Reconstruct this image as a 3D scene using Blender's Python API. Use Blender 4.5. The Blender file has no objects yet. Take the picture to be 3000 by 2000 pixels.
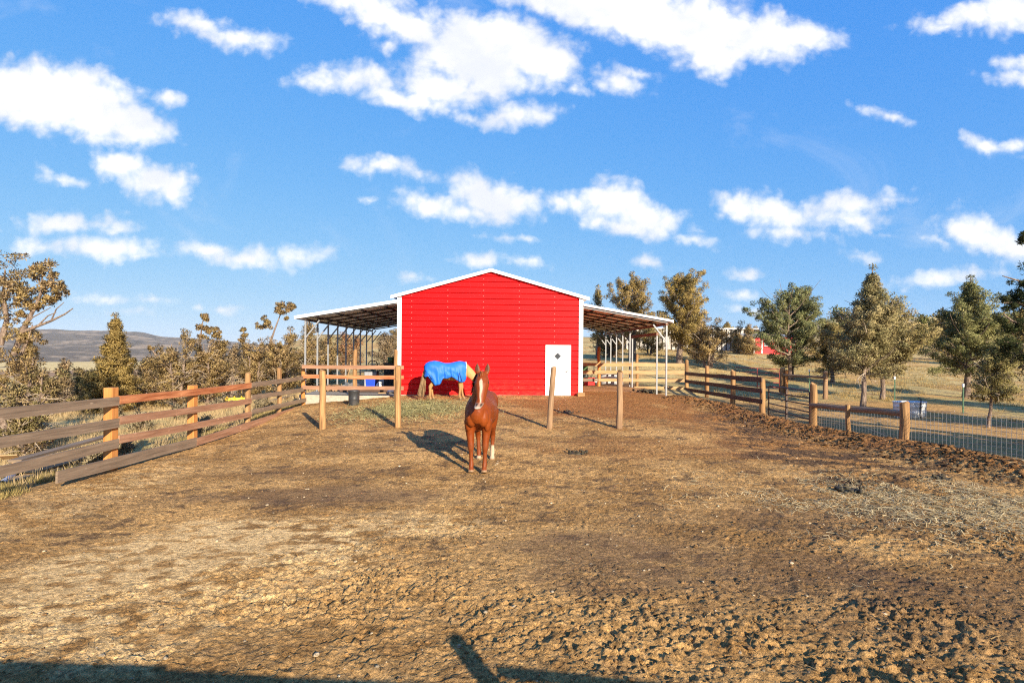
import bpy, bmesh, math, random
import numpy as np
from mathutils import Vector, Matrix
R = math.radians
scene = bpy.context.scene
COL = scene.collection
rng = np.random.default_rng(7)

# ------------------------------------------------------------------ camera model
F, ZC, ROLL = 1600.0, 1.79, 0.007

def at(px, py, d):
    """world point seen at photograph pixel (3000x2000) at depth d"""
    u, w = px - 1500.0, py - 1030.0
    x = u + w * ROLL
    y = -u * ROLL + w
    return Vector((x / F * d, d, ZC - y / F * d))

# ------------------------------------------------------------------ noise
def _hash(ix, iy, seed):
    h = (ix.astype(np.int64) * 374761393 + iy.astype(np.int64) * 668265263 + seed * 974711) & 0x7fffffff
    h = ((h ^ (h >> 13)) * 1274126177) & 0x7fffffff
    return ((h ^ (h >> 16)) & 0xffff) / 65535.0

def vnoise(x, y, seed=0):
    ix, iy = np.floor(x), np.floor(y)
    fx, fy = x - ix, y - iy
    fx = fx * fx * fx * (fx * (fx * 6 - 15) + 10)
    fy = fy * fy * fy * (fy * (fy * 6 - 15) + 10)
    a, b = _hash(ix, iy, seed), _hash(ix + 1, iy, seed)
    c, d = _hash(ix, iy + 1, seed), _hash(ix + 1, iy + 1, seed)
    return (a * (1 - fx) + b * fx) * (1 - fy) + (c * (1 - fx) + d * fx) * fy

def fbm(x, y, oct=4, seed=0, gain=.5):
    s, a, t = 0, 1.0, 0
    for i in range(oct):
        c, sn = math.cos(.6 * i), math.sin(.6 * i)
        s = s + a * vnoise((x * c - y * sn) * 2 ** i + 17.3 * i, (x * sn + y * c) * 2 ** i - 9.1 * i, seed + i)
        t += a
        a *= gain
    return s / t

def sst(a, b, x):
    t = np.clip((x - a) / (b - a), 0, 1)
    return t * t * (3 - 2 * t)

# ------------------------------------------------------------------ mesh builder
class MB:
    def __init__(s):
        s.v, s.f, s.uv, s.mi = [], [], [], []
    def face(s, idx, uv=None, mi=0):
        s.f.append(tuple(idx)); s.uv.append(uv); s.mi.append(mi)
    def add(s, pts):
        n = len(s.v); s.v += [tuple(p) for p in pts]; return n
    def box(s, x0, x1, y0, y1, z0, z1, mi=0):
        return s.beam((x0, (y0 + y1) / 2, (z0 + z1) / 2), (x1, (y0 + y1) / 2, (z0 + z1) / 2), abs(y1 - y0), abs(z1 - z0), mi=mi)
    def beam(s, a, b, w, h, up=(0, 0, 1), mi=0, w2=None, h2=None):
        """box from a to b; w = width sideways, h = along up"""
        a, b = Vector(a), Vector(b)
        d = (b - a); L = d.length; d.normalize()
        up = Vector(up)
        if abs(d.dot(up)) > .98: up = Vector((0, 1, 0))
        sd = d.cross(up).normalized(); up = sd.cross(d).normalized()
        w2 = w if w2 is None else w2; h2 = h if h2 is None else h2
        o = random.random() * 9
        P = []
        for c, ww, hh in ((a, w, h), (b, w2, h2)):
            for sx, sz in ((-1, -1), (1, -1), (1, 1), (-1, 1)):
                P.append(c + sd * (sx * ww / 2) + up * (sz * hh / 2))
        n = s.add(P)
        hs = [w, h, w, h]; acc = o
        for i in range(4):
            j = (i + 1) % 4
            s.face((n + 4 + i, n + 4 + j, n + j, n + i), ((o + L, acc), (o + L, acc + hs[i]), (o, acc + hs[i]), (o, acc)), mi)
            acc += hs[i]
        s.face((n, n + 1, n + 2, n + 3), ((o, o), (o + h, o), (o + h, o + w), (o, o + w)), mi)
        s.face((n + 7, n + 6, n + 5, n + 4), ((o, o), (o + h, o), (o + h, o + w), (o, o + w)), mi)
        return s
    def tube(s, pts, rad, n=8, mi=0, cap=True):
        pts = [Vector(p) for p in pts]
        if not hasattr(rad, '__len__'): rad = [rad] * len(pts)
        o = random.random() * 9
        ref = Vector((.13, .31, .94)); rings = []; L = 0
        for i, p in enumerate(pts):
            d = (pts[min(i + 1, len(pts) - 1)] - pts[max(i - 1, 0)]).normalized()
            if abs(d.dot(ref)) > .95: ref = Vector((.9, .3, .1))
            x = d.cross(ref).normalized(); y = d.cross(x)
            rings.append(s.add([p + (x * math.cos(2 * math.pi * k / n) + y * math.sin(2 * math.pi * k / n)) * rad[i] for k in range(n)]))
            ref = x.cross(d) if False else ref
        for i in range(len(pts) - 1):
            L2 = L + (pts[i + 1] - pts[i]).length
            for k in range(n):
                k2 = (k + 1) % n
                v0, v1 = o + rad[0] * 6.28 * k / n, o + rad[0] * 6.28 * (k + 1) / n
                s.face((rings[i] + k, rings[i + 1] + k, rings[i + 1] + k2, rings[i] + k2), ((o + L, v0), (o + L2, v0), (o + L2, v1), (o + L, v1)), mi)
            L = L2
        if cap:
            s.face([rings[0] + k for k in range(n)], [(o + .1 * math.cos(k), o + .1 * math.sin(k)) for k in range(n)], mi)
            s.face([rings[-1] + k for k in reversed(range(n))], [(o + .1 * math.cos(k), o + .1 * math.sin(k)) for k in range(n)], mi)
        return s
    def lathe(s, c, prof, n=20, sx=1, sy=1, mi=0, close=True):
        """prof: list of (r, z)"""
        rings = []
        for r, z in prof:
            rings.append(s.add([(c[0] + sx * r * math.cos(2 * math.pi * k / n), c[1] + sy * r * math.sin(2 * math.pi * k / n), c[2] + z) for k in range(n)]))
        for i in range(len(prof) - 1):
            for k in range(n):
                k2 = (k + 1) % n
                s.face((rings[i] + k, rings[i] + k2, rings[i + 1] + k2, rings[i + 1] + k), None, mi)
        if close:
            s.face([rings[0] + k for k in reversed(range(n))], None, mi)
            s.face([rings[-1] + k for k in range(n)], None, mi)
        return s
    def loft(s, secs, n=12, caps=True):
        """secs: (centre, ry sideways, rz in plane); sideways is local y"""
        P = [Vector(c) for c, _, _ in secs]
        rings = []
        def ring(c, d, a, b):
            sd = Vector((0, 1, 0)); sd = (sd - d * sd.dot(d)).normalized(); u = d.cross(sd)
            return s.add([c + sd * (a * math.cos(2 * math.pi * k / n)) + u * (b * math.sin(2 * math.pi * k / n)) for k in range(n)])
        m = len(P)
        for i in range(m):
            d = (P[min(i + 1, m - 1)] - P[max(i - 1, 0)]).normalized()
            a, b = secs[i][1], secs[i][2]
            if i == 0 and caps:
                r = min(a, b) * .7
                rings.append(ring(P[0] - d * r, d, a * .25, b * .25)); rings.append(ring(P[0] - d * r * .7, d, a * .7, b * .7))
            rings.append(ring(P[i], d, a, b))
            if i == m - 1 and caps:
                r = min(a, b) * .7
                rings.append(ring(P[i] + d * r * .7, d, a * .7, b * .7)); rings.append(ring(P[i] + d * r, d, a * .25, b * .25))
        for i in range(len(rings) - 1):
            for k in range(n):
                k2 = (k + 1) % n
                s.face((rings[i] + k, rings[i] + k2, rings[i + 1] + k2, rings[i + 1] + k))
        s.face([rings[0] + k for k in reversed(range(n))]); s.face([rings[-1] + k for k in range(n)])
        return s
    def ell(s, c, r, rot=None, nu=12, nv=8):
        rows = []
        for i in range(nv + 1):
            ph = math.pi * (i + .001) / (nv + .002)
            pts = []
            for k in range(nu):
                p = Vector((r[0] * math.sin(ph) * math.cos(2 * math.pi * k / nu), r[1] * math.sin(ph) * math.sin(2 * math.pi * k / nu), r[2] * math.cos(ph)))
                if rot is not None: p = rot @ p
                pts.append(p + Vector(c))
            rows.append(s.add(pts))
        for i in range(nv):
            for k in range(nu):
                k2 = (k + 1) % nu
                s.face((rows[i] + k, rows[i + 1] + k, rows[i + 1] + k2, rows[i] + k2))
        s.face([rows[0] + k for k in range(nu)]); s.face([rows[-1] + k for k in reversed(range(nu))])
        return s
    def build(s, name, mats, parent=None, smooth=False, world=False, bevel=0):
        me = bpy.data.meshes.new(name)
        V = s.v
        if world and parent is not None:
            q = parent_world(parent)
            V = [(p[0] - q.x, p[1] - q.y, p[2] - q.z) for p in s.v]
        me.from_pydata(V, [], s.f)
        if any(u is not None for u in s.uv):
            ul = me.uv_layers.new(name='UVMap'); i = 0
            flat = []
            for f, u in zip(s.f, s.uv):
                flat += [c for t in (u if u is not None else [(0, 0)] * len(f)) for c in t]
            ul.data.foreach_set('uv', flat)
        for m in (mats if isinstance(mats, (list, tuple)) else [mats]): me.materials.append(m)
        me.polygons.foreach_set('material_index', s.mi)
        if smooth: me.polygons.foreach_set('use_smooth', [True] * len(s.f))
        me.update()
        o = bpy.data.objects.new(name, me); COL.objects.link(o)
        if parent is not None: o.parent = parent
        if bevel:
            b = o.modifiers.new('bevel', 'BEVEL'); b.width = bevel; b.segments = 2; b.limit_method = 'ANGLE'
        return o

def parent_world(o):
    p = Vector((0, 0, 0))
    while o is not None:
        p = p + o.location; o = o.parent
    return p

def tag(o, label=None, cat=None, group=None, kind=None):
    if label: o['label'] = label
    if cat: o['category'] = cat
    if group: o['group'] = group
    if kind: o['kind'] = kind
    return o

def thing(name, label, cat, loc=(0, 0, 0), rotz=0, group=None):
    o = bpy.data.objects.new(name, None); COL.objects.link(o)
    o.empty_display_size = .2
    o.location = loc; o.rotation_euler = (0, 0, rotz)
    return tag(o, label, cat, group)

def np_mesh(name, V, Q, mats, parent=None, col=None, smooth=False, attr='Col'):
    """V (n,3) verts, Q (m,k) faces with constant k"""
    V = np.asarray(V, np.float32); Q = np.asarray(Q, np.int32)
    me = bpy.data.meshes.new(name)
    me.vertices.add(len(V)); me.vertices.foreach_set('co', V.ravel())
    m, k = Q.shape
    me.loops.add(m * k); me.loops.foreach_set('vertex_index', Q.ravel())
    me.polygons.add(m)
    me.polygons.foreach_set('loop_start', np.arange(0, m * k, k, dtype=np.int32))
    me.polygons.foreach_set('loop_total', np.full(m, k, np.int32))
    if smooth: me.polygons.foreach_set('use_smooth', np.ones(m, bool))
    me.update(calc_edges=True)
    if col is not None:
        a = me.color_attributes.new(attr, 'FLOAT_COLOR', 'POINT')
        c = np.ones((len(V), 4), np.float32); c[:, :3] = col
        a.data.foreach_set('color', c.ravel())
    for mt in (mats if isinstance(mats, (list, tuple)) else [mats]): me.materials.append(mt)
    o = bpy.data.objects.new(name, me); COL.objects.link(o)
    if parent is not None: o.parent = parent
    return o

# ------------------------------------------------------------------ materials
def new_mat(name):
    m = bpy.data.materials.new(name); m.use_nodes = True
    nt = m.node_tree
    for n in list(nt.nodes): nt.nodes.remove(n)
    return m, nt

def nd(nt, typ, _props=None, **ins):
    n = nt.nodes.new(typ)
    for k, v in (_props or {}).items(): setattr(n, k, v)
    for k, v in ins.items():
        key = int(k[1:]) if k[0] == 'i' and k[1:].isdigit() else k.replace('_', ' ')
        s = n.inputs[key]
        if isinstance(v, bpy.types.NodeSocket): nt.links.new(v, s)
        elif isinstance(v, bpy.types.Node): nt.links.new(v.outputs[0], s)
        else: s.default_value = v
    return n

def mathn(nt, op, a, b=None, c=None, clamp=False):
    ins = {'i0': a}
    if b is not None: ins['i1'] = b
    if c is not None: ins['i2'] = c
    return nd(nt, 'ShaderNodeMath', {'operation': op, 'use_clamp': clamp}, **ins)

def mixc(nt, fac, a, b, blend='MIX'):
    n = nt.nodes.new('ShaderNodeMix'); n.data_type = 'RGBA'; n.blend_type = blend
    for s, v in ((n.inputs[0], fac), (n.inputs[6], a), (n.inputs[7], b)):
        if isinstance(v, bpy.types.NodeSocket): nt.links.new(v, s)
        elif isinstance(v, bpy.types.Node): nt.links.new(v.outputs[0], s)
        else: s.default_value = v if not isinstance(v, tuple) else (*v[:3], 1)
    return n.outputs[2]

def ramp(nt, fac, stops):
    n = nd(nt, 'ShaderNodeValToRGB', Fac=fac)
    e = n.color_ramp.elements
    while len(e) < len(stops): e.new(.5)
    for el, (p, c) in zip(e, stops):
        el.position = p; el.color = (*c, 1) if len(c) == 3 else c
    return n.outputs[0]

def out(nt, sh):
    nd(nt, 'ShaderNodeOutputMaterial', Surface=sh)

def princ(nt, col, rough=.8, spec=.3, metal=0, normal=None, **kw):
    b = nd(nt, 'ShaderNodeBsdfPrincipled', Roughness=rough, Metallic=metal)
    b.inputs['Specular IOR Level'].default_value = spec
    s = b.inputs['Base Color']
    if isinstance(col, (bpy.types.NodeSocket,)): nt.links.new(col, s)
    else: s.default_value = (*col[:3], 1)
    if normal is not None: nt.links.new(normal, b.inputs['Normal'])
    for k, v in kw.items(): b.inputs[k.replace('_', ' ')].default_value = v
    return b

def simple(name, col, rough=.7, spec=.3, metal=0, var=.25, scale=9., bump=0.0, dirt=None):
    """plain painted / metal / plastic surface with slight wear"""
    m, nt = new_mat(name)
    tc = nd(nt, 'ShaderNodeTexCoord')
    n1 = nd(nt, 'ShaderNodeTexNoise', Vector=tc.outputs['Object'], Scale=scale, Detail=5., Roughness=.6)
    lo = tuple(c * (1 - var) for c in col); hi = tuple(min(1, c * (1 + var * .5)) for c in col)
    c = ramp(nt, n1.outputs[0], [(.3, lo), (.7, hi)])
    if dirt:
        n2 = nd(nt, 'ShaderNodeTexNoise', Vector=tc.outputs['Object'], Scale=scale * .35, Detail=7., Roughness=.7)
        f = mathn(nt, 'MULTIPLY', mathn(nt, 'SUBTRACT', n2.outputs[0], .52), 4., clamp=True)
        c = mixc(nt, f.outputs[0], c, dirt)
    nrm = None
    if bump:
        nrm = nd(nt, 'ShaderNodeBump', Strength=bump, Distance=.02, Height=n1.outputs[0]).outputs[0]
    out(nt, princ(nt, c, rough, spec, metal, nrm))
    return m

def wood(name, dark, light, knots=.5, gloss=.65, grain=1.0):
    """boards: UV runs along the length in metres"""
    m, nt = new_mat(name)
    uv = nd(nt, 'ShaderNodeTexCoord').outputs['UV']
    oi = nd(nt, 'ShaderNodeObjectInfo')
    off = nd(nt, 'ShaderNodeVectorMath', {'operation': 'MULTIPLY_ADD'}, i0=oi.outputs['Random'], i1=(31., 17., 0.), i2=uv)
    st = nd(nt, 'ShaderNodeMapping', Vector=off.outputs[0]); st.inputs['Scale'].default_value = (1.1, 26. * grain, 1.)
    n1 = nd(nt, 'ShaderNodeTexNoise', Vector=st.outputs[0], Scale=1., Detail=6., Roughness=.65, Distortion=.9)
    st2 = nd(nt, 'ShaderNodeMapping', Vector=off.outputs[0]); st2.inputs['Scale'].default_value = (.8, 5., 1.)
    n2 = nd(nt, 'ShaderNodeTexNoise', Vector=st2.outputs[0], Scale=1.3, Detail=4., Roughness=.55)
    f = mathn(nt, 'ADD', mathn(nt, 'MULTIPLY', n1.outputs[0], .6).outputs[0], mathn(nt, 'MULTIPLY', n2.outputs[0], .4).outputs[0])
    c = ramp(nt, f.outputs[0], [(.36, dark), (.52, tuple((a + b) / 2 for a, b in zip(dark, light))), (.66, light)])
    # pale knots / scars
    st3 = nd(nt, 'ShaderNodeMapping', Vector=off.outputs[0]); st3.inputs['Scale'].default_value = (2.2, 6., 1.)
    vo = nd(nt, 'ShaderNodeTexVoronoi', Vector=st3.outputs[0], Scale=1.)
    k = mathn(nt, 'MULTIPLY', mathn(nt, 'SUBTRACT', .13, vo.outputs['Distance']).outputs[0], 9. * knots, clamp=True)
    c = mixc(nt, k.outputs[0], c, tuple(min(1, x * 1.9 + .03) for x in light))
    b = nd(nt, 'ShaderNodeBump', Strength=.35, Distance=.006, Height=f.outputs[0])
    out(nt, princ(nt, c, gloss, .25, 0, b.outputs[0]))
    return m

def leafmat(name, trans=.38):
    m, nt = new_mat(name)
    a = nd(nt, 'ShaderNodeAttribute', {'attribute_name': 'Col'})
    d = nd(nt, 'ShaderNodeBsdfDiffuse', Color=a.outputs[0])
    t = nd(nt, 'ShaderNodeBsdfTranslucent', Color=a.outputs[0])
    out(nt, nd(nt, 'ShaderNodeMixShader', i0=trans, i1=d.outputs[0], i2=t.outputs[0]).outputs[0])
    return m

M = {}
M['white'] = simple('white_paint', (.80, .80, .80), .45, .4, var=.05, dirt=(.62, .58, .52))
M['door_white'] = simple('door_white', (.84, .84, .83), .4, .4, var=.03)
M['galv'] = simple('galvanised_steel', (.27, .275, .28), .45, .4, .15, var=.22, scale=22.)
M['galvtank'] = simple('galvanised_tank', (.72, .73, .74), .4, .5, .25, var=.25, scale=12., dirt=(.33, .31, .28))
M['steel_dark'] = simple('dark_steel', (.055, .04, .035), .5, .4, .3, var=.3, scale=14., dirt=(.13, .07, .045))
M['rust_red'] = simple('red_pipe', (.30, .06, .04), .5, .4, .1, var=.35, scale=14.)
M['header'] = simple('brown_header', (.22, .11, .07), .6, .3, 0, var=.25)
M['concrete'] = simple('concrete', (.40, .35, .28), .9, .2, var=.25, scale=7., bump=.3, dirt=(.42, .35, .27))
M['black_plastic'] = simple('black_plastic', (.035, .036, .038), .45, .4, var=.25, dirt=(.10, .085, .07))
M['dark_box'] = simple('dark_box', (.02, .022, .022), .6, .3, var=.3)
M['blue_plastic'] = simple('blue_plastic', (.02, .07, .62), .4, .4, var=.15)
M['white_plastic'] = simple('white_plastic', (.75, .76, .76), .4, .4, var=.08)
M['grey_cab'] = simple('grey_cabinet', (.30, .31, .33), .5, .3, var=.12)
M['red_plastic'] = simple('red_plastic', (.62, .02, .02), .4, .4, var=.15)
M['red_barnfar'] = simple('red_house_paint', (.55, .025, .03), .6, .3, var=.15, scale=2.)
M['green_mower'] = simple('green_paint', (.05, .12, .03), .45, .4, var=.3)
M['yellow_paint'] = simple('yellow_paint', (.72, .46, .03), .5, .4, var=.25, dirt=(.30, .2, .08))
M['glass_dark'] = simple('dark_glass', (.05, .055, .06), .12, .5, var=.1)
M['chrome'] = simple('metal_handle', (.30, .29, .27), .3, .5, .9, var=.1)
M['tyre'] = simple('rubber', (.025, .025, .025), .85, .2, var=.3)
M['wire'] = simple('wire', (.27, .275, .275), .5, .3, .2, var=.2)
M['wire_dark'] = simple('wire_dark', (.16, .16, .17), .5, .4, .4, var=.2)
M['tpost'] = simple('green_post', (.05, .11, .06), .6, .3, var=.3)
M['w_grey'] = wood('wood_weathered', (.12, .085, .058), (.30, .22, .15), .6)
M['w_brown'] = wood('wood_brown', (.20, .095, .052), (.42, .24, .145), .7)
M['w_stain'] = wood('wood_stained', (.24, .065, .022), (.58, .25, .11), .4, grain=.55)
M['w_orange'] = wood('wood_orange_post', (.36, .135, .03), (.60, .27, .085), .3)
M['w_tan'] = wood('wood_tan_post', (.13, .062, .024), (.50, .29, .12), .35)
M['w_dark'] = wood('wood_dark', (.05, .027, .018), (.13, .073, .05), .3)
M['w_new'] = wood('wood_new', (.30, .17, .07), (.50, .33, .17), .3)
M['w_log'] = wood('wood_log', (.13, .072, .038), (.40, .25, .135), .4)
M['leaf'] = leafmat('foliage', .30)
M['blade'] = leafmat('dry_blades', .35)

def barkmat():
    m, nt = new_mat('bark')
    tc = nd(nt, 'ShaderNodeTexCoord')
    mp = nd(nt, 'ShaderNodeMapping', Vector=tc.outputs['Object']); mp.inputs['Scale'].default_value = (14, 14, 2.5)
    n = nd(nt, 'ShaderNodeTexNoise', Vector=mp.outputs[0], Scale=1.5, Detail=6., Roughness=.7, Distortion=.5)
    c = ramp(nt, n.outputs[0], [(.33, (.06, .042, .032)), (.5, (.20, .145, .11)), (.7, (.38, .29, .22))])
    b = nd(nt, 'ShaderNodeBump', Strength=.8, Distance=.04, Height=n.outputs[0])
    out(nt, princ(nt, c, .95, .1, 0, b.outputs[0]))
    return m
M['bark'] = barkmat()
M['deadwood'] = simple('dead_wood', (.40, .32, .235), .9, .1, var=.4, scale=6.)
EXPO=1.12; SKYS=.0535; DENO=False; CW=9.6; HAZE=4e-5; HAZETOP=420
# ------------------------------------------------------------------ terrain heights
CP = np.array([
 (0,2,-.65),(-4,2,-.68),(5,2,-.6),(0,6,-.65),(-5,6,-.7),(5,6,-.62),(-.7,10.7,-.6),(-5,11,-.7),(4,10.7,-.58),(-8.3,8,-.74),
 (-8.3,11.4,-.74),(-8.3,14.4,-.77),(-8.3,17.3,-.7),(-8.3,19.6,-.46),(-8.2,21.9,-.37),(-5.4,15.4,-.42),(-3.2,15.4,-.36),
 (1,15.4,-.36),(3,15.4,-.36),(6,15,-.42),(-4.5,22.2,-.03),(-1,22.3,-.01),(2.8,22.4,-.01),(6.4,22.6,-.01),(-6,21.6,-.22),
 (9.25,16.7,-.62),(9.25,20,-.53),(9.25,22.8,-.42),(9.25,25.9,-.34),(9.2,29,-.08),(9.77,13.6,-.6),(10.2,10.9,-.5),
 (12,5,-.6),(-8.4,33,-.1),(-4.6,34,0),(0,34,0),(5,34,0),(6,28,0),(15.2,17.5,-.5),(14.6,22.7,-.4),(17.2,25.5,-.3),(22.5,27,-.3),
 (18,35,.2),(12,39,1.0),(-12,12,-.9),(-14,20,-.9),(-14,28,-.9),(-20,25,-1.1),(-12,35,-.5),(-6,45,.4),(0,55,1.3),(12,60,2.),
 (30,60,1.8),(40,35,.2),(25,15,-.5),(-30,40,-1.8),(-40,20,-1.8),(-25,8,-1.2),(-12,3,-.9),(20,0,-.5),(-20,-5,-1),(0,-5,-.6),
 (40,-5,-.5),(-40,-5,-1.8),(50,80,3),(-10,80,2.2),(-50,80,-3.5),(80,40,1.5),(-80,40,-4),(0,110,4.5),(60,120,5),(-70,110,-7),(110,10,.5),(-110,0,-5)], float)

def _tps_fit(P):
    n = len(P); X = P[:, :2]
    r2 = ((X[:, None] - X[None]) ** 2).sum(-1)
    K = .5 * r2 * np.log(r2 + 1e-9)
    A = np.zeros((n + 3, n + 3)); A[:n, :n] = K + 2.0 * np.eye(n)
    A[:n, n] = 1; A[:n, n + 1:] = X; A[n, :n] = 1; A[n + 1:, :n] = X.T
    b = np.zeros(n + 3); b[:n] = P[:, 2]
    return np.linalg.solve(A, b)
TW = _tps_fit(CP)

def near_h(x, y):
    x = np.asarray(x, float); y = np.asarray(y, float)
    z = np.zeros(x.shape) + TW[-3] + TW[-2] * x + TW[-1] * y
    for (cx, cy, _), w in zip(CP, TW[:-3]):
        r2 = (x - cx) ** 2 + (y - cy) ** 2
        z += w * .5 * r2 * np.log(r2 + 1e-9)
    return z

def far_h(x, y):
    r = np.hypot(x, y) + 1e-6
    th = np.arctan2(x, np.maximum(y, .01))
    p = 1500 + 1600 * np.tan(np.clip(th, -1.3, 1.3))
    Lw = sst(950., 620., p)
    n1 = fbm(x / 420., y / 420., 5, 31) - .5
    n2 = fbm(x / 1300., y / 1300., 5, 41) - .5
    # left: down to the valley, then hills
    zl = -1.6 - 44 * sst(45., 760., r)
    front = sst(2500., 3900., r) * (62 + 80 * n2 + 40 * n1)
    ridge_px = np.interp(p, [-2500, -600, 0, 160, 330, 420, 480, 640, 760, 900, 1000], [75, 66, 56, 58, 57, 50, 40, 33, 25, 18, 12])
    ridge = sst(3700., 6200., r) * (ridge_px / 1600 * 6300 - 62) * (1 + .35 * n2)
    zl = zl + front + ridge * (1 - sst(6400., 8500., r) * .6)
    # right / centre : rising
    zr = np.interp(r, [0, 40, 60, 100, 160, 260, 600, 9000], [0, .6, 1.6, 3.6, 6., 9., 12., 12.])
    rp = np.interp(p, [700, 1500, 2000, 2300, 2450, 2600, 2900, 4000], [14, 5, 25, 60, 92, 86, 70, 50])
    zr = zr + sst(900., 2600., r) * (rp / 1600 * 2600) * (1 + .35 * n2) * (1 - .5 * sst(2700., 5000., r)) + sst(300, 900, r) * 30 * n1
    return zl * Lw + zr * (1 - Lw)

BERM = [(6.9, 22.3, .12), (7.9, 20.5, .22), (8.2, 18.2, .24), (8.35, 16.2, .24), (8.8, 14.2, .26), (9.35, 12.2, .26), (9.75, 10.3, .2), (10.4, 8, .15)]
def berm_h(x, y):
    best = np.zeros(np.shape(x))
    for (ax, ay, ah), (bx, by, bh) in zip(BERM[:-1], BERM[1:]):
        dx, dy = bx - ax, by - ay
        t = np.clip(((x - ax) * dx + (y - ay) * dy) / (dx * dx + dy * dy), 0, 1)
        d = np.hypot(x - ax - t * dx, y - ay - t * dy)
        best = np.maximum(best, (ah + (bh - ah) * t) * np.exp(-(d / .55) ** 2))
    return best * 1.35

def H(x, y):
    x = np.asarray(x, float); y = np.asarray(y, float)
    r = np.hypot(x, y)
    b = sst(62., 115., r)
    n = np.where(b < 1, near_h(x, y), 0) + berm_h(x, y)
    f = far_h(x, y)
    return n * (1 - b) + f * b
def hz(x, y):
    return float(H(np.array([x]), np.array([y]))[0])
def on(px, d):
    """point of the ground under photograph column px at depth d"""
    X = (px - 1500) / F * d
    return Vector((X, d, hz(X, d)))

# ------------------------------------------------------------------ near ground (paddock), trampled
def fence_x(y):   # right-hand fence line
    return np.interp(y, [2, 10.9, 13.6, 16.7, 29], [11.6, 10.2, 9.77, 9.25, 9.2])

ys = [2.0]
while ys[-1] < 24.4: ys.append(ys[-1] + max(.018, .0031 * ys[-1]))
ys = np.array(ys)
xs = np.arange(-9.4, 11.6, .0225)
GX, GY = np.meshgrid(xs, ys)
def ell(cx, cy, rx, ry, rot=0., soft=.5):
    c, s = math.cos(rot), math.sin(rot)
    u = ((GX - cx) * c + (GY - cy) * s) / rx; v = (-(GX - cx) * s + (GY - cy) * c) / ry
    w = fbm(GX * 1.3, GY * 1.3, 4, 77) * 1.1 - .55
    return sst(1 + soft, 1 - soft, np.hypot(u, v) + w)
inside = sst(-8.9, -8.2, GX) * sst(.5, -.2, GX - fence_x(GY))
lit = fbm(GX * .55, GY * .55, 4, 3)
clodz = np.clip(.9 * ell(.4, 5.0, 3.2, 1.0, -.12) + ell(-1.6, 6.3, 1.9, .8, .5) + ell(3.0, 4.2, 2.6, 1.0, .1) + 1.3 * ell(7.3, 14.5, 1.4, 6.5, -.1) + ell(8.8, 11.2, .9, 2.5, .35)
                + .4 * ell(5.4, 6.2, 3.0, 1.6) + .65 * ell(5.2, 3.6, 2.5, 1.2) + .6 * ell(-6, 4.3, 3.0, .8), 0, 1.3)
smooth = np.clip(ell(-3.5, 6.3, 1.7, 1.35, .15) + ell(-3.2, 9.3, 1.6, .6) + ell(.7, 6.9, 1.1, .45) + .5 * ell(1.9, 6.2, 1.4, .9) + ell(.95, 5.9, .7, .35), 0, 1)
# trampled relief
bl = lambda s, sd: 1 - np.abs(2 * vnoise(GX * s, GY * s, sd) - 1)
wx, wy = fbm(GX * 2.2, GY * 2.2, 3, 51) * .5, fbm(GX * 2.2, GY * 2.2, 3, 61) * .5
W1 = vnoise((GX + wx) * 9.5, (GY + wy) * 9.5, 5); W2 = vnoise((GX + wy) * 20, (GY + wx) * 20, 6); W3 = vnoise(GX * 36 + wx * 9, GY * 36, 8)
def rmf(f0, n, sd, gain=.58):
    s, a, t = 0, 1., 0
    for i in range(n):
        q = 1 - np.abs(2 * vnoise((GX + wx * (.5 if i < 2 else .2)) * f0 * 1.93 ** i + 3.1 * i, (GY + wy * (.5 if i < 2 else .2)) * f0 * 1.93 ** i, sd + i) - 1)
        s = s + a * q ** 1.6; t += a; a *= gain
    return s / t
RM = rmf(11.5, 3, 300); RM2 = rmf(24., 2, 340, .7); patch = sst(.36, .62, fbm(GX * 1.1, GY * 1.9, 4, 88))
ridg = 1 - np.abs(2 * W1 - 1); ridg2 = 1 - np.abs(2 * W2 - 1)
hoof = sst(.62, .85, vnoise(GX * 4.2 + wx, GY * 4.2 + wy, 9))
amp = (.35 + .9 * lit) * (1 - .8 * smooth)
relief = amp * (.024 * (RM - .42) + .020 * (RM2 - .42) + .010 * (W3 - .5) - .012 * hoof) + .05 * (lit - .5)
relief += .9 * clodz * (.12 + .88 * patch) * (  .044 * (RM - .42) + .028 * (RM2 - .42) + .022 * np.clip(W2 - .5, 0, 1))
relief += (1 - smooth) * .010 * (vnoise(GX * 42, GY * 42, 12) - .5)
# tyre-like tread arcs in the soft mud, right foreground
ta = np.hypot(GX - 2.5, GY - 2.1); arc = sst(.55, .3, np.abs(ta - 2.2)) * sst(2.9, 3.5, GX) 
relief += arc * .009 * np.sin(np.arctan2(GY - 2.1, GX - 2.5) * 46 + 2.5 * wx)
barn_flat = sst(22.9, 22.0, GY)
GZ = H(GX, GY) + relief * (.25 + .75 * inside) * (.25 + .75 * barn_flat)
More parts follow.
